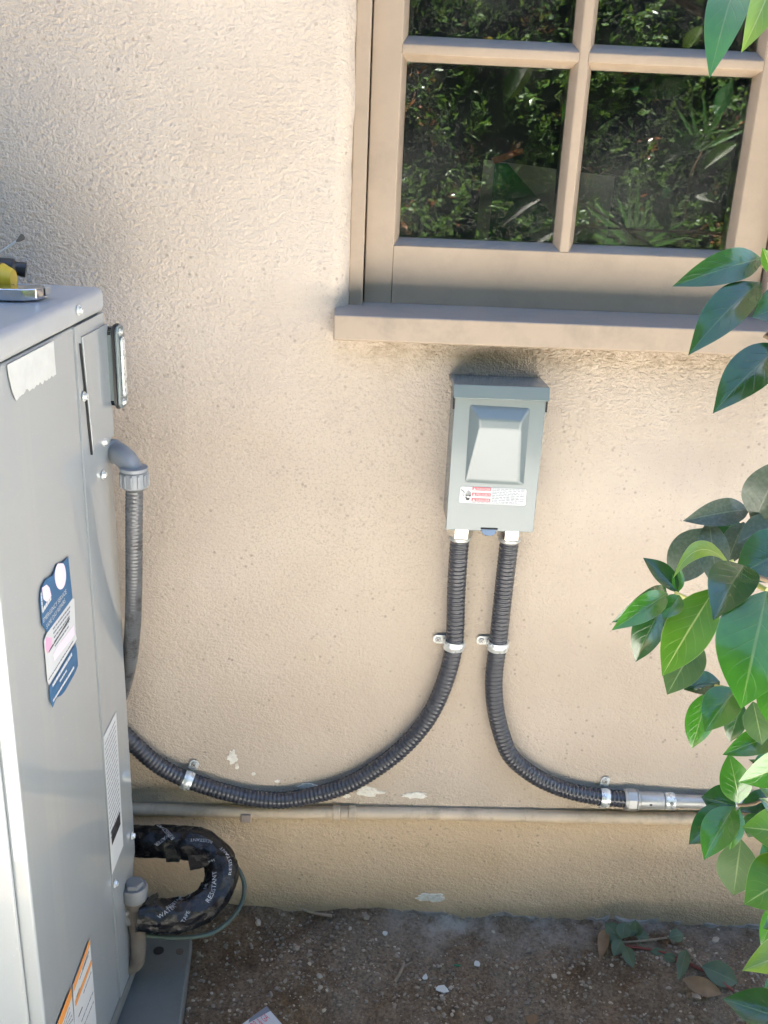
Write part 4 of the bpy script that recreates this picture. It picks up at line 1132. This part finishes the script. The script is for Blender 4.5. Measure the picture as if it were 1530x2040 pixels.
# ================================================================== SHRUB
PROF = [(0, .04), (.06, .30), (.15, .62), (.28, .90), (.42, 1.0), (.56, .97), (.68, .83), (.79, .61), (.88, .37), (.95, .15), (1, 0.0)]
def _dense(pr, n=21):
    out = []
    for k in range(n):
        t = k/(n-1); i = max(j for j in range(len(pr)-1) if pr[j][0] <= t)
        p0, p1, p2, p3 = pr[max(i-1, 0)], pr[i], pr[i+1], pr[min(i+2, len(pr)-1)]
        f = (t-p1[0])/(p2[0]-p1[0])
        h = .5*(2*p1[1]+(p2[1]-p0[1])*f+(2*p0[1]-5*p1[1]+4*p2[1]-p3[1])*f*f+(3*p1[1]-p0[1]-3*p2[1]+p3[1])*f**3)
        out.append((t, max(0.0, h)))
    return out
PROF = _dense(PROF)
def leaf_mesh(B, T, wid, nrm, fold=.25, droop=.0, wave=.02, org=V((0, 0, 0)), seed=0, prof=PROF, twist=0.0, via=None):
    ax = T-B; Ln = ax.length; ax = ax.normalized()
    n0 = (nrm - ax*nrm.dot(ax)).normalized(); s = ax.cross(n0)
    ks = (-1, -.6, -.25, 0, .25, .6, 1)
    b = MB(); b.uv = []
    vs = []; fs = []
    for j, (t, h) in enumerate(prof):
        tw = twist*(t-.3); nt_ = n0*math.cos(tw)+s*math.sin(tw); st = s*math.cos(tw)-n0*math.sin(tw)
        ctr = (B + ax*(Ln*t) if via is None else (B*(1-t)+via*t)*(1-t) + (via*(1-t)+T*t)*t) + n0*(droop*Ln*(4*t*(1-t)))
        for k in ks:
            wv = wave*Ln*abs(k)*math.sin(t*11+seed+(2 if k > 0 else 0))
            vs.append(ctr + st*(k*h*wid/2) + nt_*(fold*abs(k)**1.3*h*wid/2 + wv*h))
            b.uv.append((t, .5+.5*k))
    m_ = len(ks)
    for j in range(len(prof)-1):
        for k in range(m_-1): fs.append((j*m_+k, j*m_+k+1, (j+1)*m_+k+1, (j+1)*m_+k))
    b.recalc = False
    b.add(vs, fs)
    return b.mesh(org, angle=180)
SO = V((.95, -.42, .0))
shrub = thing('camellia_shrub', 'glossy green leafy shrub at the right edge in front of the wall', 'shrub', SO)
LEAVES = [  # base px, tip px, width px, depth base, depth tip, tilt deg, fold, droop, material
    ((1480, -70), (1413, 156), 80, -.50, -.56, 10, .18, .06, L_MID),
    ((1550, -70), (1476, 106), 62, -.54, -.58, -35, .25, .05, L_YEL),
    ((1518, 516), (1339, 571), 66, -.50, -.53, -20, .22, .07, L_DARK),
    ((1515, 563), (1371, 708), 76, -.52, -.56, 12, .25, .06, L_DARK),
    ((1605, 605), (1497, 632), 90, -.48, -.50, 0, .2, .05, L_DARK),
    ((1560, 688), (1420, 824), 84, -.50, -.54, 10, .22, .06, L_DARK),
    ((1538, 545), (1519, 493), 26, -.52, -.52, 0, .3, .0, L_LITE),
    ((1600, 660), (1526, 690), 40, -.46, -.46, 0, .2, .0, L_DARK),
    ((1492, 1015), (1360, 1038), 54, -.17, -.20, -15, .25, .05, L_DUST),
    ((1504, 1036), (1562, 912), 92, -.19, -.20, 0, .2, .02, L_DUST),
    ((1412, 1036), (1428, 1175), 60, -.18, -.22, 0, .2, .05, L_DUST),
    ((1412, 1052), (1338, 1165), 84, -.14, -.15, 0, .2, .03, L_DUST),
    ((1482, 1040), (1446, 1128), 52, -.16, -.18, 0, .2, .03, L_DUST),
    ((1560, 1040), (1468, 1082), 62, -.20, -.21, 0, .2, .03, L_DUST),
    ((1595, 1085), (1462, 1150), 108, -.30, -.32, 0, .2, .04, L_DARK),
    ((1470, 1030), (1420, 1095), 48, -.13, -.14, 0, .2, .03, L_DARK),
    ((1330, 1182), (1218, 1256), 50, -.55, -.58, -25, .3, .10, L_MID),
    ((1326, 1170), (1218, 1240), 52, -.53, -.56, -55, .25, .16, L_DARK),
    ((1352, 1180), (1281, 1111), 38, -.52, -.50, 20, .3, .03, L_DARK),
    ((1332, 1188), (1266, 1319), 62, -.53, -.54, 15, .3, .06, L_DARK),
    ((1354, 1186), (1321, 1234), 40, -.55, -.57, -20, .2, .04, L_MID),
    ((1350, 1180), (1352, 1128), 24, -.52, -.51, 0, .3, .0, L_MID),
    ((1457, 1130), (1341, 1152), 34, -.55, -.60, 0, .25, .0, L_YEL),
    ((1482, 1127), (1421, 1236), 92, -.56, -.62, 10, .38, .05, L_DARK),
    ((1425, 1172), (1319, 1347), 92, -.55, -.58, 0, .15, .04, L_LITE),
    ((1528, 1178), (1476, 1412), 152, -.60, -.66, 0, .20, .06, L_MID),
    ((1392, 1275), (1329, 1384), 78, -.47, -.50, 0, .15, .05, L_PALE),
    ((1434, 1358), (1362, 1374), 48, -.47, -.48, 0, .2, .05, L_DARK),
    ((1470, 1372), (1404, 1459), 72, -.52, -.55, 20, .3, .05, L_MID),
    ((1412, 1378), (1378, 1491), 56, -.48, -.50, 0, .25, .04, L_MID),
    ((1478, 1398), (1453, 1479), 42, -.44, -.45, 0, .2, .02, L_DARK),
    ((1548, 1340), (1530, 1440), 62, -.54, -.56, 0, .2, .03, L_MID),
    ((1500, 1398), (1518, 1484), 56, -.50, -.52, 0, .2, .03, L_PALE),
    ((1556, 1462), (1439, 1504), 52, -.50, -.52, -10, .25, .06, L_MID),
    ((1472, 1600), (1452, 1500), 60, -.47, -.45, 0, .2, .05, L_MID),
    ((1466, 1606), (1397, 1588), 62, -.42, -.41, 0, .2, .02, L_DARK),
    ((1464, 1608), (1372, 1682), 66, -.44, -.46, 0, .2, .04, L_DARK),
    ((1463, 1607), (1402, 1713), 66, -.47, -.51, 12, .28, .06, L_MID),
    ((1473, 1612), (1454, 1694), 36, -.45, -.47, 0, .3, .03, L_MID),
    ((1476, 1672), (1461, 1784), 78, -.30, -.32, 0, .15, .03, L_PALE),
    ((1600, 1668), (1477, 1648), 92, -.50, -.52, 0, .2, .04, L_LITE),
    ((1570, 1622), (1496, 1608), 46, -.42, -.42, 0, .2, .03, L_DARK),
    ((1590, 1606), (1484, 1534), 62, -.44, -.46, 0, .2, .04, L_MID),
    ((1590, 1565), (1491, 1513), 40, -.38, -.40, 0, .2, .04, L_DARK),
    ((1600, 1735), (1482, 1802), 118, -.52, -.55, 0, .15, .05, L_LITE),
    ((1590, 1738), (1497, 1752), 48, -.44, -.46, 0, .2, .04, L_DARK),
    ((1556, 1790), (1516, 1886), 36, -.45, -.47, 0, .2, .02, L_MID),
    ((1610, 1885), (1478, 1934), 74, -.60, -.64, -15, .25, .06, L_YEL),
    ((1590, 1890), (1500, 1975), 60, -.40, -.42, 0, .2, .03, L_DARK) if False else ((1590, 1800), (1545, 1880), 60, -.40, -.42, 0, .2, .03, L_DARK),
    ((1560, 1505), (1500, 1560), 58, -.40, -.42, 0, .2, .05, L_MID),
    ((1550, 1440), (1486, 1478), 50, -.42, -.44, 0, .2, .05, L_DARK),
    ((1570, 1690), (1510, 1722), 60, -.40, -.42, 0, .2, .05, L_MID),
    ((1515, 1620), (1490, 1668), 44, -.40, -.41, 0, .2, .04, L_DARK),
    ((1575, 1640), (1512, 1590), 52, -.48, -.50, 0, .2, .05, L_DARK),
    ((1552, 1588), (1470, 1614), 46, -.41, -.42, 0, .2, .04, L_DARK),
    ((1590, 1830), (1520, 1850), 66, -.47, -.50, 0, .2, .05, L_MID),
    ((1590, 1320), (1512, 1350), 70, -.46, -.48, 0, .2, .05, L_MID),
    ((1590, 1240), (1520, 1300), 80, -.44, -.46, 0, .2, .05, L_DARK),
    ((1585, 1950), (1522, 1968), 54, -.44, -.46, 0, .2, .05, L_MID),
    ((1610, 2050), (1439, 1990), 88, -.30, -.28, 0, .2, .03, L_DARK),
]
UPT = .42
for i, (bp_, tp_, wp, yb0, yt0, tilt, fold, droop, mt) in enumerate(LEAVES):
    B, T = at(*bp_, yb0), at(*tp_, yt0)
    mid = (B+T)/2; wid = wp/FPX*depth(mid)
    ax = (T-B).normalized(); vn = (CAM-mid).normalized(); vn = (vn - ax*vn.dot(ax)).normalized()
    nr = vn + V((0, 0, UPT)); nr = (nr - ax*nr.dot(ax)).normalized()
    nr = Matrix.Rotation(rad(tilt*.5), 3, ax) @ nr
    me = leaf_mesh(B, T, wid/max(.6, nr.dot(vn)), nr, fold*1.25, droop*1.4+.02, .008, SO, i, twist=random.uniform(-.25, .25), via=(at(1385, 1052, -.58) if bp_ == (1457, 1130) else None))
    obj('leaf', me, mt, shrub)
# branches
NODES = {'top': at(1560, -120, -.5), 'up': at(1530, 535, -.49), 'dust': at(1500, 1045, -.18), 'rosette': at(1343, 1180, -.535), 'mid': at(1478, 1136, -.55), 'big': at(1528, 1176, -.59), 'low': at(1470, 1604, -.45)}
def branch(pts, r0, r1, mt=BARK, name='branch'):
    c = crom(pts, .01); n_ = len(c)
    return obj(name, MB().tube(c, lambda L_, i: r0 + (r1-r0)*i/n_ + .0003*nz(L_*90, 1), 9), mt, shrub, SO)
T0 = SO + V((0, 0, -.02))
branch([T0, V((.93, -.43, .25)), V((.90, -.44, .6)), V((.86, -.46, 1.0)), V((.80, -.48, 1.4)), NODES['top']+V((.1, 0, .15))], .014, .006, name='trunk')
branch([V((.88, -.45, .8)), at(1640, 1180, -.50), at(1560, 1165, -.54), at(1505, 1148, -.555), NODES['mid']], .006, .0022)
branch([at(1505, 1148, -.555), at(1500, 1160, -.57), NODES['big']], .003, .002, YTWIG)
branch([at(1560, 1165, -.54), at(1470, 1215, -.52), at(1400, 1205, -.53), NODES['rosette']], .003, .0018, YTWIG)
branch([NODES['mid'], at(1459, 1128, -.553), at(1456, 1116, -.55)], .0018, .0028, YTWIG, 'bud')
branch([V((.90, -.44, .6)), at(1650, 1580, -.45), at(1540, 1588, -.45), at(1500, 1602, -.45), NODES['low']], .005, .0018)
branch([V((.87, -.46, .95)), at(1650, 560, -.49), at(1560, 540, -.49), at(1515, 528, -.49)], .005, .0018)
branch([V((.84, -.46, 1.15)), at(1600, 660, -.48), at(1560, 690, -.5)], .004, .002)
branch([V((.87, -.45, .9)), at(1610, 1080, -.25), at(1520, 1060, -.2), at(1500, 1040, -.185), at(1492, 1012, -.175)], .004, .0015)
branch([at(1560, 1165, -.54), at(1530, 1290, -.50), at(1500, 1390, -.50), at(1455, 1372, -.5), at(1425, 1366, -.48)], .003, .0014, YTWIG)
branch([at(1540, 1588, -.45), at(1580, 1650, -.47), at(1600, 1730, -.5), at(1610, 1885, -.58)], .003, .002)
branch([at(1540, 1588, -.45), at(1560, 1500, -.49), at(1556, 1462, -.5)], .003, .002)
branch([T0 + V((0, 0, .06)), at(1680, 2060, -.33), at(1610, 2050, -.30)], .004, .002)
# fullness of the same shrub just outside the frame
rs = random.Random(21)
for i in range(70):
    z = rs.uniform(.25, 1.55); y = rs.uniform(-.75, -.18)
    xmin = at(1600, 1000, y).x + .03 + (.02 if z > 1.2 else 0)
    p = V((xmin + rs.uniform(.02, .5), y, z))
    dr = V((rs.uniform(-1, .4), rs.uniform(-.8, .3), rs.uniform(-.9, .2))).normalized()
    ln = rs.uniform(.06, .095); T = p + dr*ln
    if at(1575, 1000, T.y).x > T.x: continue
    me = leaf_mesh(p, T, ln*rs.uniform(.42, .52), V((rs.uniform(-.5, .5), -1, rs.uniform(.2, 1))), .25, .06, .008, SO, i)
    obj('leaf', me, rs.choice([L_DARK, L_DARK, L_MID, L_MID, L_LITE]), shrub)

# ================================================================== WEED AT THE FOOT OF THE WALL
wo2 = onz(1300, 1880, .0)
weed = thing('trailing_weed', 'low trailing weed with dusty green leaves and red stems by the wall', 'weed', wo2)
def gp(x, y, h=0.0): return onz(x, y, gz(onz(x, y, 0).x, onz(x, y, 0).y) + h)
WL = [((1238, 1875, .012), (1205, 1838, .022), 34), ((1238, 1872, .014), (1222, 1905, .004), 26), ((1240, 1870, .02), (1244, 1836, .035), 28), ((1245, 1868, .02), (1272, 1836, .03), 24),
      ((1240, 1876, .012), (1205, 1870, .012), 24), ((1268, 1865, .02), (1265, 1832, .045), 26), ((1270, 1866, .018), (1292, 1868, .012), 22), ((1245, 1885, .014), (1262, 1930, .002), 24), ((1332, 1868, .02), (1362, 1862, .024), 26), ((1295, 1895, .01), (1330, 1900, .008), 16),
      ((1367, 1892, .028), (1352, 1955, .008), 24), ((1398, 1925, .02), (1470, 1958, .006), 46), ((1320, 1905, .01), (1352, 1912, .01), 18)]
for i, (a, b_, wd) in enumerate(WL):
    B, T = gp(*a), gp(*b_)
    ax = (T-B).normalized(); vn = (CAM-B).normalized() + V((0, 0, .3))
    obj('leaf', leaf_mesh(B, T, wd/FPX*depth(B), vn, .25, .08, .02, wo2, i), L_WEED, weed)
def stem(pts, r, mt):
    obj('stem', MB().tube(crom([gp(*p) for p in pts], .006), r, 7), mt, weed, wo2)
stem([(1228, 1878, .008), (1270, 1875, .014), (1330, 1868, .018)], .0018, TWIG)
stem([(1244, 1884, .01), (1285, 1890, .01), (1330, 1900, .012), (1375, 1920, .012), (1430, 1950, .008)], .0022, RED_ST)
stem([(1330, 1908, .006), (1375, 1922, .010), (1420, 1944, .010), (1462, 1975, .006)], .0026, RED_ST)
stem([(1365, 1888, .03), (1380, 1905, .02), (1405, 1935, .008)], .0018, TWIG)
stem([(1268, 1862, .022), (1276, 1880, .012), (1290, 1892, .006)], .0012, L_WEED)

# ================================================================== GRAVEL AND LITTER
ICO = None
def rock(r, size, p, squash=.7):
    b = bmesh.new(); bmesh.ops.create_icosphere(b, subdivisions=1, radius=1)
    M = Matrix.Rotation(r.uniform(0, 6.3), 3, V((r.uniform(-1, 1), r.uniform(-1, 1), r.uniform(-1, 1))).normalized())
    sc = V((r.uniform(.7, 1.3), r.uniform(.6, 1.0), r.uniform(.5, .9)))
    vs = []
    for q in b.verts:
        c = q.co*r.uniform(.78, 1.15); c = M @ V((c.x*sc.x, c.y*sc.y, c.z*sc.z)); c.z *= squash
        vs.append(p + c*size)
    for i, q in enumerate(b.verts): q.index = i
    fs = [tuple(q.index for q in f.verts) for f in b.faces]
    b.free()
    return vs, fs
r = random.Random(5)
ga, gb = MB(), MB()
for i in range(5600):
    x = r.uniform(-.36, .86); y = -abs(r.triangular(-.36, 0, -.1)) if i % 3 else r.uniform(-.36, -.004)
    dens = .5 + .8*nz(x, y, 4, 9)
    if r.random() > dens + .25: continue
    if x < -.235: continue
    s_ = r.choice([.0009, .0012, .0015, .0018, .0022, .003]) * r.uniform(.7, 1.4)
    if r.random() < .13: s_ = r.uniform(.0026, .0052)
    p = V((x, y, gz(x, y) + s_*.25))
    (gb if r.random() < .12 else ga).add(*rock(r, s_, p))
for b_, mt, lb_ in ((ga, STONE, 'small brown and grey gravel scattered on the soil'), (gb, STONEL, 'small pale gravel scattered on the soil')):
    o = obj('gravel', b_.mesh(V((0, 0, 0)), smooth=True, angle=50), mt); o['kind'] = 'stuff'; o['label'] = lb_
STN = [(590, 1889, .0105, 'flat grey stone on the bare soil left of the twig', STONE), (514, 1838, .0085, 'pale stone near the taped pipe loop', STONEL), (1052, 1892, .008, 'grey stone on the dusty soil in the middle', STONE),
       (1426, 1872, .0105, 'white stone on the soil below the shrub', STONEL), (636, 1944, .008, 'tan stone on the dark soil', STONEL), (1388, 1985, .010, 'brown stone under the weed', STONE), (975, 2030, .009, 'round grey stone at the bottom of the picture', STONE), (728, 1826, .008, 'grey angular stone close to the wall', STONE)]
for (x, y, s_, lb_, mt) in STN:
    p = gp(x, y, s_*.3)
    b = MB().add(*rock(r, s_, p))
    tag(obj('stone', b.mesh(p, angle=30), mt, None, p), lb_, 'stone', 'larger stones on the soil')
tw = gp(800, 1930, .003)
tag(obj('twig', MB().tube(crom([gp(786, 1957, .003), gp(797, 1938, .004), gp(803, 1922, .005), gp(802, 1914, .008)], .004), lambda L_, i: .0028+.0006*nz(L_*90, 3), 8).tube(crom([gp(800, 1930, .004), gp(808, 1924, .006), gp(822, 1917, .006)], .004), .0016, 7), TWIG, None, tw), 'forked brown twig on the soil below the disconnect box', 'twig')
tw = gp(640, 1820, .003)
tag(obj('twig', MB().tube(crom([gp(602, 1812, .002), gp(625, 1819, .004), gp(661, 1825, .003)], .004), lambda L_, i: .0016+L_*.03, 7), TWIG, None, tw), 'straight pale twig lying close to the wall base', 'twig')
def chip(cx, cy, w_, h_, sd_, label, mt=PAPERM, name='paint_flake', cat='flake'):
    r_ = random.Random(sd_); pts = []
    for k in range(9):
        a = 2*math.pi*k/9; q = r_.uniform(.55, 1.1)
        pts.append(gp(cx+math.cos(a)*w_*q, cy+math.sin(a)*h_*q, .004))
    o_ = gp(cx, cy)
    return tag(obj(name, MB().prism(pts, (0, 0, .0015)).mesh(o_, smooth=False), mt, None, o_), label, cat, 'litter flakes on the soil')
chip(881, 1971, 17, 8, 1, 'largest white paint flake on the soil')
chip(950, 1921, 6, 8, 2, 'small white paint flake right of the green bit')
chip(847, 1947, 7, 7, 3, 'small grey white flake left of the largest flake')
chip(767, 1861, 7, 5, 4, 'pale flake near the cement dust by the wall')
chip(1060, 2030, 13, 12, 5, 'tan dry leaf scrap at the bottom right of the soil', DRYL, 'leaf_scrap', 'dry leaf')
chip(910, 1924, 8, 2.5, 6, 'tiny green plastic bit on the soil', GRNP, 'plastic_bit', 'plastic scrap')
dl = gp(1202, 1880)
tag(obj('dry_leaf', leaf_mesh(gp(1206, 1850, .02), gp(1196, 1912, .003), 24/FPX*1.6, CAM-dl, .5, .1, .03, dl, 3), DRYL, None, dl), 'curled brown dry leaf standing by the weed', 'dry leaf')
dl = gp(1400, 1965)
tag(obj('dry_leaf', leaf_mesh(gp(1360, 1950, .012), gp(1438, 1980, .006), 34/FPX*1.6, CAM-dl, .2, .1, .03, dl, 5), DRYL, None, dl), 'broad brown dry leaf lying under the red stems', 'dry leaf')
# leaflet at the bottom edge
fz = .034
fl = [onz(x, y, fz) for x, y in ((531, 2006), (600, 2085), (520, 2150), (440, 2072))]
fo = fl[0]
lf = thing('leaflet', 'glossy printed white leaflet with red heading on the soil', 'leaflet', fo)
obj('sheet', MB().prism(fl, (0, 0, .0012)), WHITE, lf, fo)
def fpt(u, v_, h=.0016):           # u along heading edge (left->right), v down the page
    A, Bq, D = fl[3], fl[0], fl[1]
    return A + (Bq-A)*u + (D-Bq)*v_ + V((0, 0, h))
obj('grey_band', MB().prism([fpt(.62, .0), fpt(1, 0), fpt(1, .12), fpt(.55, .06)], (0, 0, .0003)), GREYT, lf, fo)
vs_, fs_ = text_mesh('DOOR & GA'); wq = max(v_.x for v_ in vs_)
b = MB(); b.recalc = False
b.add([fpt(.40 + .50*v_.x/wq, .24 - .16*v_.y/.7, .0018) for v_ in vs_], fs_)
obj('lettering', b.mesh(fo, smooth=False), REDT, lf)
for k in range(3): obj('fine_print', MB().prism([fpt(.3, .36+.12*k), fpt(.85, .36+.12*k), fpt(.85, .40+.12*k), fpt(.3, .40+.12*k)], (0, 0, .0002)), GREYT, lf, fo)

# ================================================================== HEDGE BEYOND THE PATH (seen mirrored in the window)
ho = V((0, -3.2, -.03))
hg = thing('hedge', 'dense dark green hedge behind the camera mirrored in the window panes', 'hedge', ho)
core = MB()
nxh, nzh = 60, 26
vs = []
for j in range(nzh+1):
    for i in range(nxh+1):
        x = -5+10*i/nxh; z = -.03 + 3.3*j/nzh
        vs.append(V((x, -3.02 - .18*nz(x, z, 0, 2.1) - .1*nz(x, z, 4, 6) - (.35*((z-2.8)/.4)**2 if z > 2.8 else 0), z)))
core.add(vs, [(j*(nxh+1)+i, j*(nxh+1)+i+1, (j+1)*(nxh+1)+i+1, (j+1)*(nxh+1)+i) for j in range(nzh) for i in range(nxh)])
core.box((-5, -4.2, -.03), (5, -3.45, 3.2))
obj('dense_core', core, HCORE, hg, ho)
r = random.Random(11)
def hleaf(b, p, d, n_, ln, wd):
    ax = d.normalized(); n_ = (n_-ax*n_.dot(ax)).normalized(); s = ax.cross(n_)
    o_ = len(b.v)
    b.v += [p, p+ax*ln*.45+s*wd/2+n_*wd*.12, p+ax*ln, p+ax*ln*.45-s*wd/2+n_*wd*.12, p+ax*ln*.5]
    b.uv += [(0, .5), (.45, 1), (1, .5), (.45, 0), (.5, .5)]
    b.f += [(o_, o_+1, o_+4), (o_+1, o_+2, o_+4), (o_+2, o_+3, o_+4), (o_+3, o_, o_+4)]
hb1, hb2 = MB(), MB()
for b in (hb1, hb2): b.uv = []; b.recalc = False
for c in range(4300):
    x = r.uniform(-.4, 2.4) if c < 3600 else r.uniform(-4.8, 4.8); z = r.uniform(.6, 2.2) if c < 3600 else r.uniform(.1, 3.25)
    yb2 = -3.0 - .18*nz(x, z, 0, 2.1) - .1*nz(x, z, 4, 6) + r.uniform(-.05, .12)
    lit = nz(x, z, 17, 1.9) + r.uniform(-.25, .25)
    if lit < -.02 and r.random() < .75: yb2 -= .06
    out = V((r.uniform(-.7, .7), r.uniform(.2, 1), r.uniform(.0, 1.1))).normalized()
    tgt = hb2 if r.random() < .06 else hb1
    for k in range(r.randint(5, 10)):
        p = V((x, yb2, z)) + out*.012*k + V((r.uniform(-.01, .01),)*3)
        d = (out*.5 + V((r.uniform(-1, 1), r.uniform(-.3, 1), r.uniform(-.6, .8)))).normalized()
        hleaf(tgt, p, d, V((r.uniform(-.5, .5), .6, r.uniform(.3, 1))), r.uniform(.022, .045), r.uniform(.013, .022))
obj('foliage', hb1.mesh(ho, angle=180), L_HEDGE, hg)['kind'] = 'stuff'
obj('red_shoots', hb2.mesh(ho, angle=180), L_RED, hg)['kind'] = 'stuff'
# strap-leaved plants in front of the hedge
def fan(base, n_, ln, sd_, label):
    r_ = random.Random(sd_)
    t_ = thing('strap_leaf_plant', label, 'plant', base, 'strap leaved plants mirrored in the window')
    SP = [(0, .5), (.15, .8), (.35, 1), (.6, .85), (.8, .55), (.93, .22), (1, 0)]
    for k in range(n_):
        a = -1.25 + 2.5*k/(n_-1) + r_.uniform(-.1, .1)
        d = V((math.sin(a), r_.uniform(-.1, .35), math.cos(a)*1.0+.12)).normalized()
        T = base + d*ln*r_.uniform(.75, 1.05)
        obj('leaf', leaf_mesh(base + V((r_.uniform(-.02, .02), 0, 0)), T, ln*.075, V((.1, 1, .2)), .3, .03, .01, base, k, SP), L_STRAP, t_)
    obj('stem', MB().tube([V((base.x, base.y-.01, -.02)), base + V((0, -.12, -.1)), base], .005, 8), BARK, t_, base)
def refl(x, y, Y):
    p = at(x, y, 2*YG - Y); p.y = Y; return p
fan(refl(1262, 500, -2.62), 11, .27, 1, 'strap leaved plant mirrored low in the right window pane')
fan(refl(1400, 300, -2.80), 8, .24, 2, 'taller strap leaved plant mirrored high in the right window pane')
